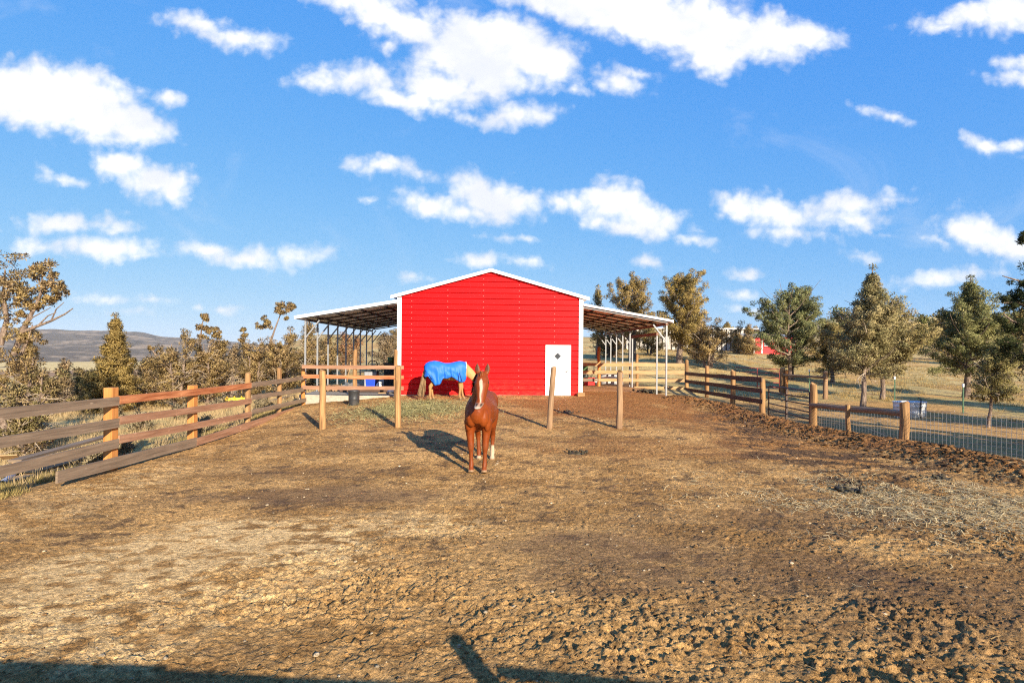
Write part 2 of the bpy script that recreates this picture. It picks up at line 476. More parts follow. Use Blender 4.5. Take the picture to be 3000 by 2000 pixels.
# soil colour
tan_ = np.array((.65, .378, .140)); pale = np.array((.92, .61, .27)); dark = np.array((.14, .082, .045)); red = np.array((.34, .140, .042)); mid = np.array((.41, .222, .076)); out_ = np.array((.46, .275, .11))
def mix(a, b, t): return a * (1 - t[..., None]) + b * t[..., None]
n_a = fbm(GX * .9, GY * 1.5, 5, 13); n_b = fbm(GX * 5, GY * 8, 4, 23); n_c = fbm(GX * 2.3, GY * 3.8, 5, 29)
C = mix(np.broadcast_to(mid, GX.shape + (3,)), np.broadcast_to(tan_, GX.shape + (3,)), sst(.36, .62, .6 * n_a + .4 * n_b))
C = mix(C, dark, .8 * sst(.52, .68, .5 * n_c + .5 * n_b) * (1 - ell(-3.5, 6.3, 1.9, 1.5)))
C = mix(C, pale, np.clip(ell(-3.4, 6.2, 1.9, 1.5, .15, .35) + .7 * ell(-2.2, 7.6, 1.8, .55) + .55 * ell(-6, 4.5, 3.2, .7) + .5 * ell(-7.2, 9.5, .8, 2.5), 0, 1) * sst(.34, .55, n_b))
C = mix(C, tan_ * 1.12, .7 * ell(.2, 5.1, 3.6, 1.1, -.1) * sst(.3, .55, n_c))
dk = np.clip(ell(-3.2, 9.3, 1.6, .55) + ell(.75, 6.9, 1.2, .42) + ell(.95, 5.9, .75, .32) + .7 * ell(2.6, 6.2, 1.6, 1.0) + .75 * ell(5.2, 5.4, 2.6, .9) + .5 * ell(-6.5, 9.0, 2.0, .45)
             + .6 * ell(-1.9, 13.3, 2.2, .35) + .7 * ell(4.6, 8.0, 2.4, .6) + .5 * ell(-4.6, 11.0, 2.2, .5), 0, 1)
C = mix(C, dark * 1.4, .62 * dk * sst(.25, .5, n_b + .15))
C = mix(C, red, .85 * np.clip(ell(3.2, 19.5, 3.4, 3.0) + ell(5.2, 22.6, 2.8, 2.0) + .7 * ell(6.6, 15.2, 1.6, 4.5) + .5 * ell(3.5, 13.0, 2.5, 1.0), 0, 1))
C = mix(C, dark, .9 * ell(6.7, 14.6, 1.25, 5.4, -.12) * sst(.42, .55, n_c))
C = mix(C, dark * .9, .9 * ell(7.7, 11.8, 1.9, 1.4, .5) * sst(.4, .55, n_c))
C = mix(C, red * 1.5, .6 * sst(.08, .2, berm_h(GX, GY)))
C = mix(C, out_, 1 - inside)
C = C * (.74 + .58 * vnoise(GX * 21, GY * 34, 33))[..., None]

mudm, nt = new_mat('trampled_soil')
a = nd(nt, 'ShaderNodeAttribute', {'attribute_name': 'Col'})
tc = nd(nt, 'ShaderNodeTexCoord')
n1 = nd(nt, 'ShaderNodeTexNoise', Vector=tc.outputs['Object'], Scale=38., Detail=8., Roughness=.72)
n2 = nd(nt, 'ShaderNodeTexNoise', Vector=tc.outputs['Object'], Scale=9., Detail=8., Roughness=.7, Distortion=.8)
f = mathn(nt, 'MULTIPLY_ADD', n1.outputs[0], 1.3, .35)
c = mixc(nt, 1., a.outputs[0], f.outputs[0], 'MULTIPLY')
f2 = mathn(nt, 'MULTIPLY_ADD', n2.outputs[0], 1.1, .45)
c = mixc(nt, 1., c, f2.outputs[0], 'MULTIPLY')
n3 = nd(nt, 'ShaderNodeTexNoise', Vector=tc.outputs['Object'], Scale=24., Detail=7., Roughness=.75, Distortion=1.2)
fl_ = nd(nt, 'ShaderNodeMapRange', {'interpolation_type': 'SMOOTHSTEP'}, Value=n3.outputs[0]); fl_.inputs['From Min'].default_value = .40; fl_.inputs['From Max'].default_value = .56; fl_.inputs['To Min'].default_value = .5; fl_.inputs['To Max'].default_value = 1.12
c = mixc(nt, 1., c, fl_.outputs[0], 'MULTIPLY')
mpz = nd(nt, 'ShaderNodeMapping', Vector=tc.outputs['Object']); mpz.inputs['Rotation'].default_value = (0, 0, .5); mpz.inputs['Scale'].default_value = (20., 90., 20.)
n4 = nd(nt, 'ShaderNodeTexNoise', Vector=mpz.outputs[0], Scale=1., Detail=4., Roughness=.6, Distortion=2.5)     # straw fibres trodden into the soil
fb_ = nd(nt, 'ShaderNodeMapRange', {'interpolation_type': 'SMOOTHSTEP'}, Value=n4.outputs[0]); fb_.inputs['From Min'].default_value = .60; fb_.inputs['From Max'].default_value = .72; fb_.inputs['To Max'].default_value = .55
c = mixc(nt, fb_.outputs[0], c, (.52, .36, .17))
hsum = mathn(nt, 'MULTIPLY_ADD', n2.outputs[0], 1.2, mathn(nt, 'MULTIPLY_ADD', n3.outputs[0], .9, n1.outputs[0]).outputs[0])
b = nd(nt, 'ShaderNodeBump', Strength=1., Distance=.045, Height=hsum.outputs[0])
out(nt, princ(nt, c, .92, .12, 0, b.outputs[0]))

ny, nx = GX.shape
idx = np.arange(ny * nx).reshape(ny, nx)
Q = np.stack([idx[:-1, :-1], idx[:-1, 1:], idx[1:, 1:], idx[1:, :-1]], -1).reshape(-1, 4)
g = np_mesh('ground', np.stack([GX, GY, GZ], -1).reshape(-1, 3), Q, mudm, col=C.reshape(-1, 3), smooth=True)
tag(g, 'trampled brown dirt of the horse paddock in front of the barn', 'ground', kind='structure')
def gz(x, y):
    """height of the trampled surface"""
    x = np.asarray(x, float); y = np.asarray(y, float)
    j = np.clip(np.searchsorted(ys, y), 0, ny - 1); i = np.clip(np.round((x - xs[0]) / .0225).astype(int), 0, nx - 1)
    z = GZ[j, i]
    ok = (x > xs[0]) & (x < xs[-1]) & (y > ys[0]) & (y < ys[-1])
    return np.where(ok, z, H(x, y))

# ------------------------------------------------------------------ grassland round about
def axis(a, b, step, lo, hi, grow=1.12):
    v = list(np.arange(a, b + 1e-6, step)); s = step; up = [v[-1]]
    while up[-1] < hi: s *= grow; up.append(up[-1] + s)
    s = step; dn = [v[0]]
    while dn[-1] > lo: s *= grow; dn.append(dn[-1] - s)
    return np.array(dn[:0:-1] + v + up[1:])
ax_ = axis(-22, 26, .22, -190, 190); ay_ = axis(-1, 48, .22, -60, 190)
TX, TY = np.meshgrid(ax_, ay_)
inr = (TX > xs[0] + .05) & (TX < xs[-1] - .05) & (TY > ys[0] + .05) & (TY < ys[-1] - .05)
TZ = H(TX, TY) + .05 * (fbm(TX * .8, TY * .8, 4, 91) - .5) * sst(4, 12, np.hypot(TX, TY)) - .03 * (((TX > xs[0] - .3) & (TX < xs[-1] + .3) & (TY > ys[0] - .3) & (TY < ys[-1] + .3)))
nb = fbm(TX * .35, TY * .5, 5, 15); nc = fbm(TX * 2.0, TY * 2.6, 4, 25); ne = fbm(TX * .09, TY * .13, 4, 35)
dry = np.array((.52, .385, .165)); olive = np.array((.37, .285, .105)); dirt = np.array((.50, .285, .105)); dkd = np.array((.16, .10, .05))
def mixT(a, b, t): return a * (1 - t[..., None]) + b * t[..., None]
CT = mixT(np.broadcast_to(dry, TX.shape + (3,)), np.broadcast_to(olive, TX.shape + (3,)), .75 * sst(.42, .62, .6 * ne + .4 * nb))
CT = mixT(CT, dirt, sst(.5, .62, nb) * .7)
near_r = sst(17.5, 13.0, TX - .12 * TY) * sst(8.5, 9.5, TX) * sst(27, 22, TY)
CT = mixT(CT, dirt, near_r * .9)
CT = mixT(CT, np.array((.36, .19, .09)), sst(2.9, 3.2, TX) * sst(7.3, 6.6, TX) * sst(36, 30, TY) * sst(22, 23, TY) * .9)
CT = mixT(CT, dkd, .5 * sst(.55, .7, nc))
gm, nt = new_mat('dry_grassland')
a = nd(nt, 'ShaderNodeAttribute', {'attribute_name': 'Col'}); tc = nd(nt, 'ShaderNodeTexCoord')
n1 = nd(nt, 'ShaderNodeTexNoise', Vector=tc.outputs['Object'], Scale=7., Detail=9., Roughness=.75)
f = mathn(nt, 'MULTIPLY_ADD', n1.outputs[0], 1.6, .2)
c = mixc(nt, 1., a.outputs[0], f.outputs[0], 'MULTIPLY')
b = nd(nt, 'ShaderNodeBump', Strength=.8, Distance=.08, Height=n1.outputs[0])
out(nt, princ(nt, c, .95, .1, 0, b.outputs[0]))
ny2, nx2 = TX.shape
idx = np.arange(ny2 * nx2).reshape(ny2, nx2)
Q = np.stack([idx[:-1, :-1], idx[:-1, 1:], idx[1:, 1:], idx[1:, :-1]], -1).reshape(-1, 4)
keep = ~(inr.reshape(-1)[Q].all(1))
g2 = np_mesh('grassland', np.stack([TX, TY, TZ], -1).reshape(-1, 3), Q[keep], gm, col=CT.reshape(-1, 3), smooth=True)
tag(g2, 'dry grass and bare earth around the paddock', 'grassland', kind='structure')

# ------------------------------------------------------------------ valley and hills
th = np.radians(np.arange(-88, 88.1, .22)); rr = np.geomspace(150, 9500, 230)
HT, HR = np.meshgrid(th, rr)
HX, HY = HR * np.sin(HT), HR * np.cos(HT)
HZ = far_h(HX, HY) - .6 * sst(190, 150, HR)
s1 = fbm(HX / 60, HY / 60, 5, 111); s2 = fbm(HX / 330, HY / 330, 5, 121); s3 = fbm(HX / 1100, HY / 1100, 4, 131); s4 = fbm(HX / 22, HY / 22, 3, 141)
scrub = np.array((.125, .098, .072)); bare = np.array((.32, .235, .155)); field = np.array((.62, .46, .20)); brown = np.array((.30, .185, .105)); gr = np.array((.20, .17, .09))
HC = mixT(np.broadcast_to(bare, HX.shape + (3,)), np.broadcast_to(scrub, HX.shape + (3,)), sst(.36, .52, .45 * s1 + .35 * s2 + .2 * s4))
pxs = 1500 + 1600 * np.tan(HT)
fl = sst(2560, 2480, HR) * sst(480, 640, HR)
HC = mixT(HC, np.broadcast_to(field, HX.shape + (3,)), fl)
HC = mixT(HC, np.broadcast_to(brown, HX.shape + (3,)), fl * sst(1560, 1500, HR + 160 * (s3 - .5)) * sst(1050, 1090, HR))
HC = mixT(HC, np.broadcast_to(scrub * 1.1, HX.shape + (3,)), fl * sst(.60, .66, .5 * s2 + .5 * s1))
HC = mixT(HC, np.broadcast_to(gr, HX.shape + (3,)), sst(640, 480, HR) * .8)
ny2, nx2 = HX.shape
idx = np.arange(ny2 * nx2).reshape(ny2, nx2)
Q = np.stack([idx[:-1, :-1], idx[:-1, 1:], idx[1:, 1:], idx[1:, :-1]], -1).reshape(-1, 4)
hm, nt = new_mat('hill_scrub')
a = nd(nt, 'ShaderNodeAttribute', {'attribute_name': 'Col'}); tc = nd(nt, 'ShaderNodeTexCoord')
n1 = nd(nt, 'ShaderNodeTexNoise', Vector=tc.outputs['Object'], Scale=.035, Detail=9., Roughness=.75)
f = mathn(nt, 'MULTIPLY_ADD', n1.outputs[0], 1.5, .25)
out(nt, princ(nt, mixc(nt, 1., a.outputs[0], f.outputs[0], 'MULTIPLY'), 1., .0))
g3 = np_mesh('hills', np.stack([HX, HY, HZ], -1).reshape(-1, 3), Q, hm, col=HC.reshape(-1, 3), smooth=True)
tag(g3, 'valley fields and scrub covered hills in the distance', 'hills', kind='structure')
# ------------------------------------------------------------------ red barn with two lean-tos
HW = 3.785; DEP = 12.36; BAY = DEP / 8
zr = lambda x: 5.16 - .28 * abs(x)
def redsiding():
    m, nt = new_mat('red_siding')
    tc = nd(nt, 'ShaderNodeTexCoord')
    mp = nd(nt, 'ShaderNodeMapping', Vector=tc.outputs['Object']); mp.inputs['Scale'].default_value = (.7, .7, 3.)
    n = nd(nt, 'ShaderNodeTexNoise', Vector=mp.outputs[0], Scale=1.2, Detail=5., Roughness=.6)
    c = ramp(nt, n.outputs[0], [(.3, (.57, .003, .005)), (.7, (.66, .005, .008))])
    n2 = nd(nt, 'ShaderNodeTexNoise', Vector=mp.outputs[0], Scale=6., Detail=8., Roughness=.7)
    sp = nd(nt, 'ShaderNodeSeparateXYZ', Vector=tc.outputs['Object'])
    low = mathn(nt, 'MULTIPLY_ADD', sp.outputs[2], -.9, .75, clamp=True)
    fd = mathn(nt, 'MULTIPLY', low.outputs[0], mathn(nt, 'MULTIPLY', mathn(nt, 'SUBTRACT', n2.outputs[0], .42).outputs[0], 2.2, clamp=True).outputs[0], clamp=True)
    c = mixc(nt, mathn(nt, 'MULTIPLY', fd.outputs[0], .5).outputs[0], c, (.40, .20, .11))
    fx = mathn(nt, 'PINGPONG', mathn(nt, 'ADD', sp.outputs[0], .3).outputs[0], .735); fz = mathn(nt, 'PINGPONG', mathn(nt, 'ADD', sp.outputs[2], .15).outputs[0], .11725)     # rows of screws
    dd = mathn(nt, 'ADD', mathn(nt, 'POWER', fx.outputs[0], 2.).outputs[0], mathn(nt, 'POWER', fz.outputs[0], 2.).outputs[0])
    c = mixc(nt, mathn(nt, 'MULTIPLY', mathn(nt, 'LESS_THAN', dd.outputs[0], .00028).outputs[0], .55).outputs[0], c, (.85, .25, .22))
    b = nd(nt, 'ShaderNodeBump', Strength=.12, Distance=.02, Height=n.outputs[0])
    out(nt, princ(nt, c, .5, .08, 0, b.outputs[0]))
    return m
M['red'] = redsiding()
M['sheet'] = simple('roof_sheet', (.86, .79, .69), .5, .4, 0., var=.12, scale=3., dirt=(.66, .54, .42))
M['roof_dark'] = simple('roof_panel', (.50, .50, .50), .45, .4, .2, var=.15)

barn = thing('barn', 'bright red metal barn with white trim and an open lean-to on each side', 'barn', (-.885, 22.5, 0), R(2.0))
# front wall: lapped courses clipped by the gable, each face leaning out a little over a narrow shadow groove
mb = MB()
def wtop(x): return zr(x) - .07
DX0, DX1, DZ1 = 2.30, 3.29, 2.075           # door opening
def strip(xa0, xa1, z0, ya, xb0, xb1, z1, yb):
    n = mb.add([(xa0, ya, z0), (xa1, ya, z0), (xb1, yb, z1), (xb0, yb, z1)]); mb.face((n, n + 1, n + 2, n + 3))
def halfw(z): return min(HW - .02, max(0., (5.09 - z) / .28))
z = -.25
CH = .2345
while z < 5.05:
    zt = min(z + CH, 5.07); zm = zt - .044
    segs = [(z, -.018, zm, -.002), (zm, .042, zt, .042)]
    for (za, ya, zb, yb) in segs:
        wa, wb = halfw(za), halfw(zb)
        if za < DZ1 - .02:
            strip(-wa, DX0, za, ya, -wb, DX0, zb, yb); strip(DX1, wa, za, ya, DX1, wb, zb, yb)
            if zb > DZ1: strip(DX0, DX1, max(za, DZ1), ya, DX0, DX1, zb, yb)
        else: strip(-wa, wa, za, ya, -wb, wb, zb, yb)
    w = halfw(zm); strip(-w, w, zm, -.002, -w, w, zm, .042)
    w = halfw(zt)
    if zt < 5: strip(-w, w, zt, .042, -w, w, zt, -.018)
    z = zt
    if zt >= 5.07: break
mb.build('front_wall', M['red'], barn)
# side and back walls
mb = MB()
for sx in (-1, 1):
    z = -.4
    while z < zr(HW) - .1:
        zt = min(z + CH, zr(HW) - .08)
        for (za, xa, zb, xb) in ((z, .0, zt - .02, -.014), (zt - .02, -.03, zt, -.03)):
            n = mb.add([(sx * (HW + xa), .02, za), (sx * (HW + xa), DEP, za), (sx * (HW + xb), DEP, zb), (sx * (HW + xb), .02, zb)]); mb.face((n, n + 1, n + 2, n + 3))
        z = zt
    mb.build('side_wall', M['red'], barn); mb = MB()
mb = MB(); n = mb.add([(-HW + .04, DEP, -.4), (HW - .04, DEP, -.4), (HW - .04, DEP, zr(HW) - .08), (0, DEP, zr(0) - .08), (-HW + .04, DEP, zr(HW) - .08)]); mb.face((n + 4, n + 3, n + 2, n + 1, n))
mb.build('back_wall', M['red'], barn)
# roof slabs, ridge cap, white rake trim
mb = MB()
for sx in (-1, 1):
    n = mb.add([(0, -.10, zr(0)), (sx * 4.06, -.10, zr(4.06)), (sx * 4.06, DEP + .12, zr(4.06)), (0, DEP + .12, zr(0)),
                (0, -.10, zr(0) - .035), (sx * 4.06, -.10, zr(4.06) - .035), (sx * 4.06, DEP + .12, zr(4.06) - .035), (0, DEP + .12, zr(0) - .035)])
    for f in ((0, 1, 2, 3), (7, 6, 5, 4), (0, 4, 5, 1), (1, 5, 6, 2), (2, 6, 7, 3)): mb.face([n + i for i in f])
rf = mb.build('roof', M['roof_dark'], barn)
mb = MB()
for sx in (-1, 1): mb.beam((0, DEP / 2, zr(0) + .028), (sx * .22, DEP / 2, zr(.22) + .024), DEP + .2, .018)
mb.build('ridge_cap', M['dark_box'], rf)
for sx in (-1, 1):
    mb = MB()
    n = mb.add([(0, -.14, zr(0) + .03), (sx * 4.08, -.14, zr(4.08) + .03), (sx * 4.08, -.14, zr(4.08) - .10), (0, -.14, zr(0) - .10),
                (0, -.102, zr(0) + .03), (sx * 4.08, -.102, zr(4.08) + .03), (sx * 4.08, -.102, zr(4.08) - .10), (0, -.102, zr(0) - .10)])
    for f in ((0, 1, 2, 3), (7, 6, 5, 4), (0, 4, 5, 1), (1, 5, 6, 2), (2, 6, 7, 3)): mb.face([n + i for i in f])
    mb.build('rake_trim', M['white'], barn)
    mb = MB()
    mb.box(sx * (HW - .135), sx * (HW + .035), -.045, -.012, -.3, zr(HW) - .115)
    mb.box(sx * (HW + .003), sx * (HW + .035), -.012, .16, -.3, zr(HW) - .125)
    mb.build('corner_trim', M['white'], barn)
mb = MB(); mb.box(-HW + .14, DX0 - .05, -.03, .03, -.40, .0); mb.build('foundation', M['concrete'], barn)
# door
dr = MB().box(DX0 + .045, DX1 - .045, -.018, .02, .03, DZ1 - .05).build('door', M['door_white'], barn, bevel=.006)
fr = MB()
fr.box(DX0 - .03, DX0 + .045, -.055, .03, -.1, DZ1); fr.box(DX1 - .045, DX1 + .03, -.055, .03, -.1, DZ1); fr.box(DX0 + .045, DX1 - .045, -.055, .03, DZ1 - .045, DZ1)
fr.box(DX0 + .045, DX1 - .045, -.06, .025, -.02, .025)
fr.build('door_frame', M['white'], barn)
cx, cz, s_ = (DX0 + DX1) / 2 - .02, 1.62, .155
def diamond(s, y0, y1):
    b = MB(); n = b.add([(cx - s, y0, cz), (cx, y0, cz - s), (cx + s, y0, cz), (cx, y0, cz + s), (cx - s, y1, cz), (cx, y1, cz - s), (cx + s, y1, cz), (cx, y1, cz + s)])
    for f in ((0, 1, 2, 3), (0, 4, 5, 1), (1, 5, 6, 2), (2, 6, 7, 3), (3, 7, 4, 0)): b.face([n + i for i in f])
    return b
diamond(.155, -.026, -.017).build('window_frame', M['grey_cab'], dr)
diamond(.132, -.030, -.020).build('window_pane', M['glass_dark'], dr)
hb = MB(); hb.tube([(DX1 - .12, -.02, 1.0), (DX1 - .12, -.075, 1.0), (DX1 - .12, -.085, 1.0)], [.028, .022, .03], 10); hb.tube([(DX1 - .12, -.075, 1.0), (DX1 - .215, -.078, 1.0)], [.013, .011], 8)
MB().tube([(DX1 - .12, -.018, 1.12), (DX1 - .12, -.035, 1.12)], [.026, .026], 10).build('lock', M['chrome'], dr)
hb.build('handle', M['chrome'], dr)
hb = MB()
for zz in (.3, 1.0, 1.75): MB().box(DX0 + .04, DX0 + .06, -.03, -.018, zz, zz + .1).build('hinge', M['chrome'], dr)

# lean-tos
def leanto(sx, zi, zo, xo, fasc, postx):
    k = (zi - zo) / (xo - HW)
    zl = lambda x: zi - k * (x - HW)
    # ribbed sheet
    mb = MB(); y = -.08; prof = []
    while y < DEP + .1:
        prof += [(y, 0), (y + .15, 0), (y + .17, .024), (y + .21, .024), (y + .23, 0)]; y += .23
    n0 = mb.add([(sx * (HW + .01), yy, zl(HW) + d - .03) for yy, d in prof]); n1 = mb.add([(sx * xo, yy, zl(xo) + d - .03) for yy, d in prof])
    for i in range(len(prof) - 1): mb.face((n0 + i, n0 + i + 1, n1 + i + 1, n1 + i))
    sh = mb.build('lean_to_roof', M['sheet'], barn)
    mb = MB()
    mb.beam((sx * (HW + .04), -.105, zl(HW) - fasc / 2 + .02), (sx * (xo + .02), -.105, zl(xo) - fasc / 2 + .02), .03, fasc)
    mb.build('fascia', M['white'], sh)
    mb = MB(); mb.box(sx * (xo - .0), sx * (xo + .03), -.088, DEP + .12, zl(xo) - .10, zl(xo) + .012); mb.build('eave_trim', M['white'], sh)
    # hat channels
    mb = MB()
    for f in (.18, .42, .66, .88):
        x = HW + (xo - HW) * f
        mb.beam((sx * x, -.06, zl(x) - .055), (sx * x, DEP + .06, zl(x) - .055), .09, .03)
    mb.build('purlin', M['steel_dark'], sh)
    for i in range(9):
        yy = .02 + i * BAY * (DEP - .05) / DEP
        mb = MB(); mb.beam((sx * (HW + .01), yy, zl(HW) - .11), (sx * (postx + .03), yy, zl(postx) - .11), .065, .065); mb.build('rafter', M['steel_dark'] if i else M['galv'], sh)
    mb = MB(); mb.beam((sx * postx, 0, zl(postx) - .19), (sx * postx, DEP, zl(postx) - .19), .075, .09); mb.build('eave_beam', M['steel_dark'] if sx < 0 else M['header'], sh)
    return zl
zlL = leanto(-1, 3.86, 3.16, 7.93, .125, 7.54)
zlR = leanto(1, 3.77, 3.13, 7.56, .09, 7.33)
def post(sx, px_, yy, ztop, zb, brace=True, m='galv'):
    mb = MB(); mb.beam((sx * px_, yy, zb), (sx * px_, yy, ztop), .062, .062, up=(0, 1, 0))
    p = mb.build('post', M[m], barn)
    if brace:
        mb = MB(); mb.beam((sx * (px_ - .02), yy + .004, ztop - .66), (sx * (px_ - .56), yy + .004, ztop + .035), .05, .05, up=(0, 1, 0)); mb.build('brace', M[m], p)
    # foot plate
    MB().box(sx * px_ - .09, sx * px_ + .09, yy - .09, yy + .09, zb - .02, zb + .012).build('foot_plate', M[m], p)
    return p
for i in range(9):
    post(-1, 7.54, .02 + i * BAY * .996, zlL(7.54) - .245, .0)
for i, kk in enumerate((0, 3.95, 5, 6, 7, 7.97)):
    post(1, 7.33, .02 + kk * BAY * .996, zlR(7.33) - .245, -.12)
post(1, 7.33, .87 * BAY, zlR(7.33) - .62, -.1, False); post(1, 7.33, 3.62 * BAY, zlR(7.33) - .62, -.12, False)
mb = MB(); mb.beam((7.33, .87 * BAY - .06, zlR(7.33) - .56), (7.33, 3.62 * BAY + .06, zlR(7.33) - .56), .09, .13); mb.build('header', M['header'], barn)
mb = MB(); mb.beam((HW + .05, -.02, -.05), (7.2, -.02, -.055), .09, .09); mb.build('sill_beam', M['w_tan'], barn)

# concrete slab under the left lean-to
s0 = thing('concrete_slab', 'pale concrete slab under the left lean-to', 'slab', (-.885, 22.5, 0), R(2.0)); s0['kind'] = 'structure'
del s0['category']
mb = MB(); mb.box(-7.72, -HW - .04, -.16, DEP, -1.0, 0.0); mb.build('slab', M['concrete'], s0, bevel=.012)
mb = MB(); mb.box(HW + .2, 7.35, -.03, .03, -.5, -.10)
LB = barn.location
def bl_(x, y, z):   # barn local -> world
    c, s = math.cos(R(2)), math.sin(R(2))
    return Vector((LB.x + x * c - y * s, LB.y + x * s + y * c, z))
# ------------------------------------------------------------------ fences
def round_post(parent, base, top, r, mat, wob=.012):
    mb = MB(); b, t = Vector(base), Vector(top); n = 5
    pts = [b + (t - b) * (i / n) + Vector((random.uniform(-wob, wob), random.uniform(-wob, wob), 0)) * (0 if i in (0,) else 1) for i in range(n + 1)]
    pts.append(t + Vector((0, 0, .012)))
    rad = [r * (1.06 - .1 * i / n) for i in range(n + 1)] + [r * .82]
    mb.tube(pts, rad, 12)
    return mb.build('post', mat, parent, smooth=False, world=True)
def sq_post(parent, base, top, w, mat):
    mb = MB(); mb.beam(base, top, w, w, up=(0, 1, 0)); return mb.build('post', mat, parent, world=True, bevel=.008)
def rail(parent, a, b, h, mat, t=.04, name='rail', seg=5, sag=.012):
    """slightly warped board"""
    a, b = Vector(a), Vector(b); mb = MB(); o = random.random() * 20
    d = (b - a).normalized(); sd = d.cross(Vector((0, 0, 1))).normalized(); up = sd.cross(d)
    L = (b - a).length; rings = []
    ph = random.random() * 6
    for i in range(seg + 1):
        f = i / seg; c = a + (b - a) * f + up * (-sag * math.sin(math.pi * f) + .006 * math.sin(ph + 5 * f)) + sd * (.006 * math.sin(ph * 2 + 4 * f))
        hh = h * (1 + .04 * math.sin(ph + 9 * f))
        rings.append(mb.add([c + sd * (sx * t / 2) + up * (sz * hh / 2) for sx, sz in ((-1, -1), (1, -1), (1, 1), (-1, 1))]))
    vs = [0, t, t + h, 2 * t + h, 2 * t + 2 * h]
    for i in range(seg):
        u0, u1 = o + L * i / seg, o + L * (i + 1) / seg
        for k in range(4):
            k2 = (k + 1) % 4
            mb.face((rings[i] + k, rings[i] + k2, rings[i + 1] + k2, rings[i + 1] + k), ((u0, o + vs[k]), (u0, o + vs[k + 1]), (u1, o + vs[k + 1]), (u1, o + vs[k])))
    mb.face([rings[0] + k for k in (3, 2, 1, 0)], [(o, o), (o + t, o), (o + t, o + h), (o, o + h)])
    mb.face([rings[-1] + k for k in (0, 1, 2, 3)], [(o, o), (o + t, o), (o + t, o + h), (o, o + h)])
    return mb.build(name, mat, parent, world=True)

FX = -8.32
def fl(px, py, X=FX + .10):
    d = X / ((px - 1500 + (py - 1030) * ROLL) / F)
    return at(px, py, d)
A = at(332.6, 1134.7, FX / ((332.6 - 1500) / F)); B = at(570, 1128, FX / ((570 - 1500) / F)); Cc = at(728, 1094.5, FX / ((728 - 1500) / F))
D = at(820, 1078.5, FX / ((820 - 1500) / F)); E = at(890, 1078, FX / ((890 - 1500) / F))
fence = thing('board_fence', 'weathered three-rail board fence running along the left side of the dirt paddock', 'fence', (A.x, A.y, hz(A.x, A.y)))
for P, w, mt in ((A, .185, 'w_orange'), (B, .175, 'w_orange')):
    sq_post(fence, (P.x - .05, P.y, hz(P.x, P.y) - .3), (P.x - .05, P.y, P.z), w, M[mt])
for P, r, mt in ((Cc, .085, 'w_tan'), (D, .08, 'w_tan'), (E, .08, 'w_orange')):
    round_post(fence, (P.x - .02, P.y, hz(P.x, P.y) - .3), (P.x - .02, P.y, P.z), r, M[mt])
P0 = Vector((FX - .05, 5.6, .98)); sq_post(fence, (P0.x, P0.y, hz(P0.x, P0.y) - .3), P0, .18, M['w_orange'])
def lrail(p0, p1, h, mt, name='rail', ext=0, X=FX + .10):
    a, b = fl(*p0, X), fl(*p1, X)
    if ext: a = a + (a - b).normalized() * ext
    return rail(fence, a, b, h, M[mt], name=name)
z4 = lambda x, y: (x / 2.613, 1000 + y / 2.613)
hh = .185
lrail(z4(0, 548), z4(908, 458), hh, 'w_grey', ext=3.4); lrail(z4(0, 769), z4(908, 620), hh, 'w_grey', ext=3.4); lrail(z4(0, 991), z4(908, 776), hh, 'w_grey', ext=3.4)
lrail(z4(911, 450), z4(1922, 335), .165, 'w_stain'); lrail(z4(911, 607), z4(1922, 453), .165, 'w_brown'); lrail(z4(911, 751), z4(1922, 557), .165, 'w_brown')
lrail(z4(1925, 331), z4(2342, 276), .15, 'w_grey'); lrail(z4(1925, 430), z4(2342, 363), .15, 'w_grey'); lrail(z4(1925, 537), z4(2342, 447), .15, 'w_grey')
a, b, c = fl(*z4(432, 1037), FX + .17), fl(*z4(1500, 768), FX + .15), fl(*z4(2250, 528), FX + .15)
rail(fence, a, b, .22, M['w_grey'], name='kick_board'); rail(fence, b + Vector((0, .01, 0)), c, .2, M['w_brown'], name='kick_board')

# cross fence in front of the left lean-to
YC = 21.62
cf = thing('board_fence', 'three-rail board fence crossing in front of the slab of the left lean-to', 'fence', (-6.2, YC, hz(-6.2, YC)))
for zc_, mt in ((1.14, 'w_brown'), (.755, 'w_stain'), (.325, 'w_brown')):
    rail(cf, (FX + .06, YC - .12, zc_ + .01), (-4.26, YC - .10, zc_), .145, M[mt])
for px, py, r in ((1040, 1026, .085), (1160, 1027, .075)):
    p = at(px, py, YC); round_post(cf, (p.x, p.y, hz(p.x, p.y) - .3), p, r, M['w_tan'])

# light coloured fence across the right lean-to
YR = 28.45
rf_ = thing('board_fence', 'new pale three-rail fence across the back of the right lean-to', 'fence', (7, YR, hz(7, YR)))
z2 = lambda x, y: (1600 + x / 3.485, 850 + y / 3.485)
def rr_(p0, p1, h, mt, dy=0): return rail(rf_, at(*z2(*p0), YR - .1 + dy), at(*z2(*p1), YR - .1 + dy), h, M[mt], sag=.0)
for ya, yb in ((757, 762), (836, 840)):
    rr_((340, ya), (880, (ya + yb) / 2), .17, 'w_new'); rr_((884, (ya + yb) / 2), (1412, yb), .17, 'w_new')
rr_((340, 915), (530, 916), .16, 'w_grey'); rr_((534, 916), (880, 917), .16, 'w_new'); rr_((884, 917), (1412, 921), .16, 'w_new')
rr_((900, 995), (1400, 998), .14, 'w_new')
for px, py, r, mt in ((1755, 1018, .085, 'w_orange'), (1866.5, 1038, .075, 'w_tan')):
    p = at(px, py, YR); round_post(rf_, (p.x, p.y, hz(p.x, p.y) - .3), p, r, M[mt])

